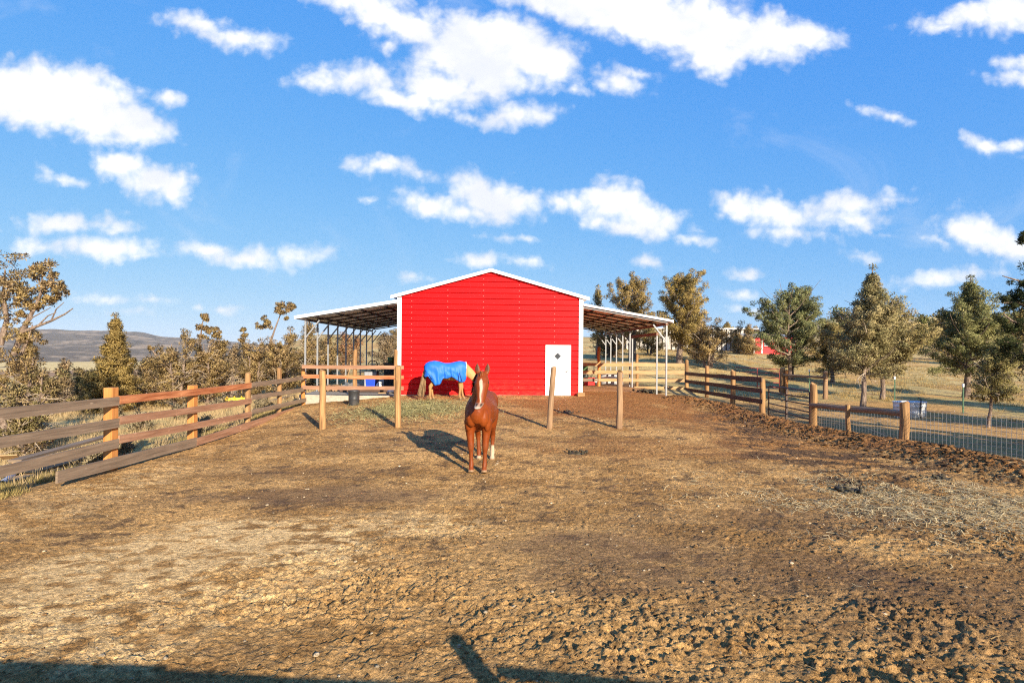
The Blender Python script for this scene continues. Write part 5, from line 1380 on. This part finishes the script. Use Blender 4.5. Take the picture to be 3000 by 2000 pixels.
# trees beyond the right side of the picture, throwing the shade bands across the yard
for i, (x, y, h, c) in enumerate(((15.7, 7.3, 3.7, 2.0), (14.9, 10.3, 3.4, 1.7), (20.5, 10.5, 5.0, 2.0), (25.0, 14.0, 5.5, 2.2))):
    tree('tall shade juniper standing outside the right edge of the picture', Vector((x, y, hz(x, y))), h, c, 'broad', .06, 60, .42, 34, (.2, .09), (OLIVE, GOLD), 70 + i, .18, twigs=0, group='shade junipers beyond the right edge')
# hillside trees
hr_ = np.random.default_rng(99)
spots = [(2360, 70, 938), (2420, 75, 945), (2465, 68, 905), (2500, 80, 935), (2640, 72, 945), (2700, 66, 925), (2735, 80, 940), (2940, 60, 930), (2260, 85, 945), (2130, 92, 948), (2215, 110, 958),
         (1215, 75, 990), (2990, 44, 905), (2890, 78, 935), (2610, 95, 950), (2330, 105, 955), (2570, 60, 935), (2450, 100, 962), (2780, 52, 915), (2670, 100, 955)]
for i, (px, d, top) in enumerate(spots):
    b_ = on(px, d); h = max(2., ZC - (top - 1030 - (px - 1500) * ROLL) * d / F - b_.z)
    tree('distant juniper on the hillside beyond the yard', b_, h, h * hr_.uniform(.3, .45), ['oval', 'cone', 'broad'][i % 3], .06, 30, .34 + .05 * h, 24, (.3, .12), [(OLIVE, GOLD), (GOLD, BROWN), (OLIVE, GREEN)][i % 3], 200 + i, .16, twigs=0, group='junipers on the hillside')
# scattered scrub down the left slope towards the valley
for i in range(26):
    px = hr_.uniform(330, 900); d = hr_.uniform(32, 60); b_ = on(px, d); h = hr_.uniform(1.3, 2.6)
    tree('low scrub juniper on the slope falling away to the valley', b_, h, h * .55, 'broad', .03, 22, .42, 22, (.25, .10), [(OLIVE, BROWN), (BROWN, GOLD), (GREY, BROWN)][i % 3], 300 + i, .1, twigs=0, group='scrub junipers on the left slope')

# sagebrush
sb = np.random.default_rng(44)
labs = ['grey sagebrush beside the first orange post', 'pale sagebrush clump behind the second orange post', 'round grey sagebrush under the top rail', 'low grey sagebrush near the yellow implement', 'small sagebrush by the dark metal panel', 'sparse sagebrush behind the tan post', 'silvery sagebrush at the foot of the golden cone', 'tall sagebrush below the wide scraggly juniper']
for i, (px, d, h) in enumerate(((355, 13.2, .45), (600, 17., .4), (415, 17.5, .6), (650, 22.5, .5), (285, 11.6, .42), (770, 21.5, .45), (330, 20.5, .6), (530, 20., .55))):
    tree(labs[i], on(px, d), h, h * .75, 'broad', .05, 26, .11, 26, (.10, .022), ((.38, .31, .19), (.30, .24, .14)), 400 + i, .02, stems=4, name='sagebrush', cat='shrub', twigs=0)

# ------------------------------------------------------------------ grass, hay, straw, clods
def blades(name, X, Y, h, w, cols, label, lean=.35, seed=0, zf=None):
    r = np.random.default_rng(seed); n = len(X); Z = (zf or H)(X, Y)
    P = np.stack([X, Y, Z - .02], 1); az = r.random(n) * 6.283
    sd = np.stack([np.cos(az), np.sin(az), 0 * az], 1); d = r.normal(0, lean, (n, 3)); d[:, 2] = 1; d /= np.linalg.norm(d, axis=1, keepdims=True)
    hh = (h * (.5 + r.random(n)))[:, None]; ww = (w * (.6 + .8 * r.random(n)))[:, None]
    V = np.stack([P - sd * ww / 2, P + sd * ww / 2, P + d * hh], 1).reshape(-1, 3)
    f = r.random((n, 1)); c = np.array(cols[0]) * f + np.array(cols[1]) * (1 - f); c *= .75 + .5 * r.random((n, 1))
    o = np_mesh(name, V, np.arange(3 * n).reshape(-1, 3), M['blade'], col=np.repeat(c, 3, 0)); tag(o, label, 'grass', kind='stuff'); return o
r = np.random.default_rng(8)
def tufts(n, x0, x1, y0, y1, k, spread, cond):
    cx, cy = r.uniform(x0, x1, n), r.uniform(y0, y1, n); m = cond(cx, cy); cx, cy = cx[m], cy[m]
    X = (cx[:, None] + r.normal(0, spread, (len(cx), k))).ravel(); Y = (cy[:, None] + r.normal(0, spread, (len(cx), k))).ravel(); return X, Y
nfield = lambda x, y: fbm(x * .6, y * .6, 3, 71)
X, Y = tufts(6500, -24, -8.75, 7, 34, 14, .07, lambda x, y: (nfield(x, y) > .43))
blades('grass', X, Y, .22, .016, ((.56, .41, .22), (.42, .31, .155)), 'tufts of dry bunch grass beyond the left fence', seed=1)
X, Y = tufts(9000, 10.2, 40, 9, 62, 12, .09, lambda x, y: (nfield(x * .5, y * .5) > .40) & (x > 10.4 + .0 * y) & ((y > 22) | (x > 16.8)))
blades('grass', X, Y, .16, .022, ((.50, .35, .155), (.34, .25, .095)), 'short dry grass of the field on the right', seed=2)
X, Y = tufts(1500, -9.2, -8.5, 6, 22, 12, .06, lambda x, y: nfield(x * 2, y * 2) > .45)
blades('grass', X, Y, .16, .012, ((.48, .34, .14), (.28, .24, .08)), 'grass growing along the foot of the left fence', seed=3)

def strips(name, X, Y, L, w, cols, label, seed=0, lift=.012, tilt=.12, cat='straw'):
    r = np.random.default_rng(seed); n = len(X); Z = gz(X, Y) + lift * (.3 + r.random(n) * 1.4); P = np.stack([X, Y, Z], 1)
    az = r.random(n) * 6.283; d = np.stack([np.cos(az), np.sin(az), r.normal(0, tilt, n)], 1); s = np.stack([-np.sin(az), np.cos(az), r.normal(0, .3, n)], 1)
    l = (L * (.4 + 1.1 * r.random(n)))[:, None]; ww = (w * (.6 + .8 * r.random(n)))[:, None]; bend = r.normal(0, .18, (n, 1)) * l * s
    V = np.stack([P - d * l / 2 - s * ww / 2, P - d * l / 2 + s * ww / 2, P + bend + s * ww / 2, P + bend - s * ww / 2, P + d * l / 2 + s * ww / 2, P + d * l / 2 - s * ww / 2], 1).reshape(-1, 3)
    b = (np.arange(n) * 6)[:, None]; Q = np.concatenate([b + np.array([0, 1, 2, 3]), b + np.array([3, 2, 4, 5])], 0)
    f = r.random((n, 1)); c = np.array(cols[0]) * f + np.array(cols[1]) * (1 - f); c *= .7 + .6 * r.random((n, 1))
    o = np_mesh(name, V, Q, M['blade'], col=np.repeat(c, 6, 0)); tag(o, label, cat, kind='stuff'); return o
n = 15000; a, q = r.random(n) * 6.283, np.abs(r.normal(0, .55, n)); X = -3.4 + q * 2.3 * np.cos(a) + .25 * r.normal(0, 1, n); Y = 18.6 + q * 2.3 * np.sin(a); m = (Y < 22.0) & (Y > 15.3)
strips('hay', X[m], Y[m], .17, .012, ((.54, .45, .21), (.36, .34, .14)), 'loose greenish hay spread on the ground behind the chestnut horse', 1, .03, .3, 'hay')
n = 12000; X = 7.2 + r.normal(0, 1.8, n); Y = 8.6 - .12 * (X - 7.2) + r.normal(0, .95, n); m = (X < 10.8) & (fbm(X * 1.4, Y * 1.4, 3, 5) > .42)
strips('straw', X[m], Y[m], .16, .008, ((.70, .57, .33), (.46, .36, .19)), 'pale straw scattered over the dirt on the right', 2, .012, .15)
n = 11000; X = r.uniform(-8, 10.5, n); Y = 3.6 + 18.5 * r.random(n) ** 1.3; m = (X < fence_x(Y) - .4) & (fbm(X * .9, Y * .9, 4, 6) > .40)
strips('straw', X[m], Y[m], .10, .006, ((.46, .31, .14), (.30, .19, .08)), 'thin loose straw trampled over the whole paddock', 3, .008, .15)

def clods(name, X, Y, S, colr_, label, seed):
    r = np.random.default_rng(seed); n = len(X)
    ph = (1 + 5 ** .5) / 2
    ico = np.array([(-1, ph, 0), (1, ph, 0), (-1, -ph, 0), (1, -ph, 0), (0, -1, ph), (0, 1, ph), (0, -1, -ph), (0, 1, -ph), (ph, 0, -1), (ph, 0, 1), (-ph, 0, -1), (-ph, 0, 1)]) / 1.9
    fc = np.array([(0, 11, 5), (0, 5, 1), (0, 1, 7), (0, 7, 10), (0, 10, 11), (1, 5, 9), (5, 11, 4), (11, 10, 2), (10, 7, 6), (7, 1, 8), (3, 9, 4), (3, 4, 2), (3, 2, 6), (3, 6, 8), (3, 8, 9), (4, 9, 5), (2, 4, 11), (6, 2, 10), (8, 6, 7), (9, 8, 1)])
    P = ico[None] * (1 + r.normal(0, .22, (n, 12, 1))) * np.stack([S * r.uniform(.7, 1.5, n), S * r.uniform(.7, 1.5, n), S * r.uniform(.45, .8, n)], 1)[:, None]
    a = r.random(n) * 6.283; c, s = np.cos(a)[:, None], np.sin(a)[:, None]
    P = np.stack([P[..., 0] * c - P[..., 1] * s, P[..., 0] * s + P[..., 1] * c, P[..., 2]], -1) + np.stack([X, Y, gz(X, Y) + S * .15], 1)[:, None]
    F_ = (np.arange(n) * 12)[:, None, None] + fc[None]
    cc = np.array(colr_) * (.6 + .7 * r.random((n, 1)))
    o = np_mesh(name, P.reshape(-1, 3), F_.reshape(-1, 3), mudm, col=np.repeat(cc, 12, 0)); tag(o, label, 'clods', kind='stuff'); return o
n = 9000; X = r.uniform(-7, 8, n); Y = r.uniform(3.4, 10, n)
ixx = np.clip(np.round((X - xs[0]) / .0225).astype(int), 0, nx - 1); jyy = np.clip(np.searchsorted(ys, Y), 0, ny - 1)
m = r.random(n) < (.06 + .94 * clodz[jyy, ixx]) * (1 - .8 * smooth[jyy, ixx])
clods('soil_clods', X[m], Y[m], .007 + .016 * r.random(m.sum()) ** 2.4, (.42, .24, .10), 'broken clods of trampled earth in the foreground', 1)
n = 2600; t_ = r.random(n); bx = np.interp(t_, np.linspace(0, 1, len(BERM)), [b_[0] for b_ in BERM]) + r.normal(-.25, .45, n); by = np.interp(t_, np.linspace(0, 1, len(BERM)), [b_[1] for b_ in BERM])
clods('soil_clods', bx, by, .015 + .035 * r.random(n) ** 2.2, (.19, .10, .042), 'dark clods heaped along the bank below the right fence', 2)

n = 1500; X = r.uniform(-8, 9, n); Y = 3.6 + 14 * r.random(n) ** 1.4; m = (X < fence_x(Y) - .5)
clods('pebbles', X[m], Y[m], .006 + .016 * r.random(m.sum()) ** 3, (.72, .56, .36), 'pale pebbles and dry crumbs strewn over the paddock dirt', 5)
# ------------------------------------------------------------------ buildings on the right, far off
def boxb(mb, c, ax, ay, z0, z1, sx0, sx1, sy0, sy1):
    P = [];
    for z in (z0, z1):
        for (x, y) in ((sx0, sy0), (sx1, sy0), (sx1, sy1), (sx0, sy1)): P.append(Vector(c) + ax * x + ay * y + Vector((0, 0, z)))
    n = mb.add(P)
    for f in ((3, 2, 1, 0), (4, 5, 6, 7), (0, 1, 5, 4), (1, 2, 6, 5), (2, 3, 7, 6), (3, 0, 4, 7)): mb.face([n + i for i in f])
M['slat'] = simple('white_slats', (.40, .37, .33), .6, .3, var=.12, scale=3.)
M['slatgap'] = simple('dark_gap', (.16, .13, .11), .8, .1)
a, b = at(1835, 1030, 62), at(2218, 1030, 62)
zg = min(hz(a.x, 62), hz(b.x, 62))
t = thing('slatted_shed', 'long white shed with upright slats half hidden behind golden junipers', 'shed', (a.x, 62, zg))
L = b.x - a.x; ztop = at(2030, 962, 62).z - zg; zb_ = -.4
mb = MB(); mb.box(0, L, .16, 3.4, zb_, ztop - .1); mb.build('back_wall', M['slatgap'], t)
nn = int(L / .52)
for i in range(nn):
    MB().box(i * .52, i * .52 + .34, .02, .15, zb_, ztop - .06).build('slat', M['slat'], t)
mb = MB(); mb.box(-.15, L + .15, -.1, 3.6, ztop - .06, ztop + .06); mb.build('roof', M['white'], t)
DH = 58.
c0 = at(2272, 1042, DH); zg = hz(c0.x, DH) - .1
t = thing('red_shed', 'small red shed with white trim glimpsed through the blue-green juniper', 'shed', (c0.x, DH, zg))
w = 130 / F * DH / 2; z1 = at(2272, 988, DH).z - zg
mb = MB(); mb.box(-w, w, 0, 3.2, -.6, z1); mb.build('wall', M['red_barnfar'], t)
mb = MB(); mb.beam((0, -.2, z1 + .05), (0, 3.4, z1 + .45), 2 * w + .4, .07); mb.build('roof', M['grey_cab'], t)
for x in (-.9, .55):
    f_ = MB().box(x - .3, x + .3, -.05, .02, z1 - .95, z1 - .35).build('window', M['white'], t); MB().box(x - .22, x + .22, -.07, -.051, z1 - .88, z1 - .42).build('pane', M['glass_dark'], f_)
for x in (-w + .06, -w * .62, w - .06): MB().box(x - .06, x + .06, -.06, -.001, -.6, z1 - .02).build('trim', M['white'], t)
# ------------------------------------------------------------------ light, sky, camera
SUN_EL, SUN_AZ = R(20.5), R(27.0)      # sun behind the viewer, to the right; AZ = angle of the shadows left of +Y
sv = Vector((math.sin(SUN_AZ) * math.cos(SUN_EL), -math.cos(SUN_AZ) * math.cos(SUN_EL), math.sin(SUN_EL)))
sl = bpy.data.lights.new('sun', 'SUN'); sl.energy = 5.0; sl.angle = R(.53); sl.color = (1., .875, .69)
so = bpy.data.objects.new('sun', sl); COL.objects.link(so); so.rotation_euler = sv.to_track_quat('Z', 'Y').to_euler()

w = bpy.data.worlds.new('World'); scene.world = w; w.use_nodes = True; nt = w.node_tree
for n_ in list(nt.nodes): nt.nodes.remove(n_)
sky = nt.nodes.new('ShaderNodeTexSky'); sky.sky_type = 'NISHITA'; sky.sun_disc = False; sky.sun_elevation = SUN_EL
sky.sun_rotation = math.atan2(sv.x, sv.y); sky.altitude = 1100; sky.air_density = 1.0; sky.dust_density = .35; sky.ozone_density = 2.2
tc = nt.nodes.new('ShaderNodeTexCoord')
sv_ = nd(nt, 'ShaderNodeVectorMath', {'operation': 'ADD'}, i0=tc.outputs['Generated'], i1=(0, 0, .065)); nt.links.new(nd(nt, 'ShaderNodeVectorMath', {'operation': 'NORMALIZE'}, i0=sv_.outputs[0]).outputs[0], sky.inputs[0])
sp = nd(nt, 'ShaderNodeSeparateXYZ', Vector=tc.outputs['Generated'])
ay = mathn(nt, 'ADD', mathn(nt, 'ABSOLUTE', sp.outputs[1]).outputs[0], .02)
u = mathn(nt, 'DIVIDE', sp.outputs[0], ay.outputs[0]); v = mathn(nt, 'DIVIDE', sp.outputs[2], ay.outputs[0])
p = nd(nt, 'ShaderNodeCombineXYZ', X=u.outputs[0], Y=v.outputs[0])
# edge turbulence
wn = nd(nt, 'ShaderNodeTexNoise', {'noise_dimensions': '2D'}, Vector=p.outputs[0], Scale=9., Detail=6., Roughness=.6)
pw = nd(nt, 'ShaderNodeVectorMath', {'operation': 'MULTIPLY_ADD'}, i0=wn.outputs['Color'], i1=(.05, .034, 0), i2=p.outputs[0])
pw = nd(nt, 'ShaderNodeVectorMath', {'operation': 'SUBTRACT'}, i0=pw.outputs[0], i1=(.025, .017, 0))
CL = [
 (90,265,110,50,10),(210,240,90,60,15),(330,310,55,40,10),(1520,70,120,60,12),(1420,60,110,40,10),(1100,120,120,60,5),(960,240,70,22,15),
 (40,235,90,62,8),(130,235,120,66,8),(225,268,130,60,14),(310,292,90,48,20),(250,315,120,32,12),(395,242,46,18,10),
 (470,82,75,24,8),(555,110,90,26,10),(610,128,50,12,5),
 (790,12,85,32,10),(880,55,90,48,22),(960,95,70,38,25),(1060,90,80,42,20),(1060,150,100,55,10),(1160,120,130,62,10),(1010,210,110,42,12),(830,195,100,30,3),(760,200,80,20,0),(900,235,90,26,20),(1120,185,100,45,5),(1230,150,80,55,20),
 (1240,20,110,32,10),(1350,35,130,48,15),(1470,55,140,62,15),(1590,80,130,68,12),(1620,135,80,48,20),(1720,95,120,52,8),(1830,95,80,34,10),
 (1420,205,62,24,20),(1440,180,50,14,10),(1310,218,30,14,5),(1180,277,92,27,-5),(1085,285,30,14,0),(890,133,26,15,10),
 (2200,52,120,30,-8),(2300,40,90,48,0),(2130,75,60,16,-15),
 (2330,155,72,20,0),(2320,200,80,22,5),(2345,245,30,46,0),(2005,273,58,13,14),(2235,340,62,15,18),(2310,340,60,15,-10),
 (885,397,70,22,6),(950,410,40,14,10),(985,478,75,26,6),(1100,450,75,42,0),(1150,470,75,40,15),(1090,495,130,20,2),
 (1300,475,60,24,10),(1395,465,80,42,8),(1470,500,95,36,18),(1430,525,100,22,12),(1340,520,22,9,0),(1580,555,60,14,10),
 (1690,475,65,30,5),(1760,490,95,34,14),(1800,540,80,20,10),(1935,470,90,26,-8),(1910,500,85,26,5),(2010,462,45,10,0),
 (2190,525,75,34,10),(2260,550,110,34,12),(2120,550,50,14,15),(2330,570,60,28,5),(1962,588,46,14,4),(2010,537,22,7,0),
 (300,402,75,34,6),(370,430,85,40,14),(420,460,50,26,25),(165,430,50,12,12),(130,410,22,12,20),
 (180,527,95,25,-3),(290,540,55,18,-5),(130,582,70,22,0),(270,580,100,28,0),(330,598,55,12,0),
 (480,582,62,18,8),(570,600,80,22,6),(690,598,70,24,-5),(610,615,80,10,5),
 (260,695,66,12,2),(392,698,34,9,2),(322,723,36,11,3),(540,718,28,10,0),(475,714,18,6,0),(1100,603,50,18,0),(1195,606,45,14,4),(955,645,32,12,0),(1492,604,48,15,8),(1695,628,42,14,-5),(1690,675,55,14,10),(1715,710,50,10,8),(2150,640,110,20,-4),
 (1165,552,60,8,3),(850,470,14,8,0),
]
best = None
for (x, y, rx, ry, rot) in CL:
    uu = (x * 1.2755 - 1500) / F; vv = (1030 - y * 1.2755) / F; k = 1.2755 / F * 1.37
    src = pw.outputs[0] if best is None else nd(nt, 'ShaderNodeVectorMath', {'operation': 'MULTIPLY_ADD'}, i0=best, i1=(1e-7, 1e-7, 0), i2=pw.outputs[0]).outputs[0]   # keeps the chain sequential (small shader stack)
    mp = nd(nt, 'ShaderNodeMapping', {'vector_type': 'TEXTURE'}, Vector=src)
    mp.inputs['Location'].default_value = (uu, vv, 0); mp.inputs['Rotation'].default_value = (0, 0, -R(rot)); mp.inputs['Scale'].default_value = (rx * k, ry * k, 1)
    ln = nd(nt, 'ShaderNodeVectorMath', {'operation': 'LENGTH'}, i0=mp.outputs[0])
    wgt = (ry / 38.) ** .55
    fi = mathn(nt, 'MULTIPLY_ADD', ln.outputs['Value'], -wgt, wgt).outputs[0]
    best = fi if best is None else nd(nt, 'ShaderNodeMath', {'operation': 'SMOOTH_MAX'}, i0=best, i1=fi, i2=.22).outputs[0]
Fd = mathn(nt, 'ADD', best, 0.)
pb = nd(nt, 'ShaderNodeVectorMath', {'operation': 'MULTIPLY_ADD'}, i0=wn.outputs['Color'], i1=(.03, .03, 0), i2=p.outputs[0])
vb = nd(nt, 'ShaderNodeTexVoronoi', {'voronoi_dimensions': '2D', 'feature': 'SMOOTH_F1'}, Vector=pb.outputs[0], Scale=27.); vb.inputs['Smoothness'].default_value = .35; vb.inputs['Detail'].default_value = 2.; vb.inputs['Roughness'].default_value = .5
bil = mathn(nt, 'MULTIPLY', mathn(nt, 'SUBTRACT', .62, vb.outputs['Distance']).outputs[0], .42)
st = nd(nt, 'ShaderNodeMapping', Vector=p.outputs[0]); st.inputs['Scale'].default_value = (1., 1.45, 1.)
nz = nd(nt, 'ShaderNodeTexNoise', {'noise_dimensions': '2D'}, Vector=st.outputs[0], Scale=15., Detail=10., Roughness=.65, Distortion=.25)
nn_ = mathn(nt, 'MULTIPLY', mathn(nt, 'SUBTRACT', nz.outputs[0], .5).outputs[0], .78)
dn = mathn(nt, 'ADD', mathn(nt, 'ADD', Fd.outputs[0], nn_.outputs[0]).outputs[0], bil.outputs[0])
den = nd(nt, 'ShaderNodeMapRange', {'interpolation_type': 'SMOOTHSTEP'}, Value=dn.outputs[0]); den.inputs['From Min'].default_value = -.10; den.inputs['From Max'].default_value = .72
# faint veils
nv = nd(nt, 'ShaderNodeTexNoise', {'noise_dimensions': '2D'}, Vector=st.outputs[0], Scale=3.1, Detail=7., Roughness=.62, Distortion=.6)
veil = nd(nt, 'ShaderNodeMapRange', {'interpolation_type': 'SMOOTHSTEP'}, Value=nv.outputs[0]); veil.inputs['From Min'].default_value = .56; veil.inputs['From Max'].default_value = .85; veil.inputs['To Max'].default_value = .20
alpha = mathn(nt, 'MAXIMUM', den.outputs[0], veil.outputs[0])
upper = nd(nt, 'ShaderNodeMapRange', {'interpolation_type': 'SMOOTHSTEP'}, Value=sp.outputs[2]); upper.inputs['From Min'].default_value = 0.; upper.inputs['From Max'].default_value = .03
alpha = mathn(nt, 'MULTIPLY', alpha.outputs[0], upper.outputs[0])
# soft grey-lavender undersides
sh_ = nd(nt, 'ShaderNodeTexNoise', {'noise_dimensions': '2D'}, Vector=st.outputs[0], Scale=7., Detail=5., Roughness=.55)
shd = nd(nt, 'ShaderNodeMapRange', {'interpolation_type': 'SMOOTHSTEP'}, Value=sh_.outputs[0]); shd.inputs['From Min'].default_value = .38; shd.inputs['From Max'].default_value = .68; shd.inputs['To Max'].default_value = .9
ccol = mixc(nt, shd.outputs[0], (CW, CW, CW * 1.0), (CW * .80, CW * .83, CW * .90))
sc_ = nd(nt, 'ShaderNodeSeparateColor', Color=sky.outputs[0])
pwr = [mathn(nt, 'MULTIPLY', mathn(nt, 'POWER', sc_.outputs[i], e).outputs[0], k) for i, (e, k) in enumerate(((1.08, .86), (.50, 2.42), (.06, 7.3)))]   # colour response of the photograph
tint = nd(nt, 'ShaderNodeCombineColor', Red=pwr[0].outputs[0], Green=pwr[1].outputs[0], Blue=pwr[2].outputs[0]).outputs[0]
full = mixc(nt, alpha.outputs[0], tint, ccol)
bg = nd(nt, 'ShaderNodeBackground', Color=full, Strength=SKYS)
nd(nt, 'ShaderNodeOutputWorld', Surface=bg.outputs[0])

cam = bpy.data.cameras.new('camera'); cam.sensor_width = 36; cam.lens = 36 * F / 3000; cam.shift_y = 30 / 3000; cam.clip_start = .05; cam.clip_end = 30000
co = bpy.data.objects.new('camera', cam); COL.objects.link(co)
co.matrix_world = Matrix.Translation((0, 0, ZC)) @ Matrix.Rotation(R(90), 4, 'X') @ Matrix.Rotation(ROLL, 4, 'Z')
scene.camera = co
vs = scene.view_settings; vs.view_transform = 'Standard'; vs.look = 'None'; vs.exposure = EXPO; vs.gamma = 1
scene.cycles.pixel_filter_type = 'BLACKMAN_HARRIS'; scene.cycles.filter_width = 1.15
w.cycles.sampling_method = 'MANUAL'; w.cycles.sample_map_resolution = 512
scene.cycles.use_denoising = DENO
scene.cycles.max_bounces = 6; scene.cycles.diffuse_bounces = 3; scene.cycles.transmission_bounces = 3

hz_ = MB(); hz_.box(-9800, 9800, -9800, 9800, -60, HAZETOP); mh, nt = new_mat('haze_air')
pv = nd(nt, 'ShaderNodeVolumePrincipled', Density=HAZE); pv.inputs['Color'].default_value = (.74, .88, 1., 1)
nd(nt, 'ShaderNodeOutputMaterial', Volume=pv.outputs[0])
tag(hz_.build('haze', mh), 'thin blue haze in the air over the valley', 'haze', kind='stuff')
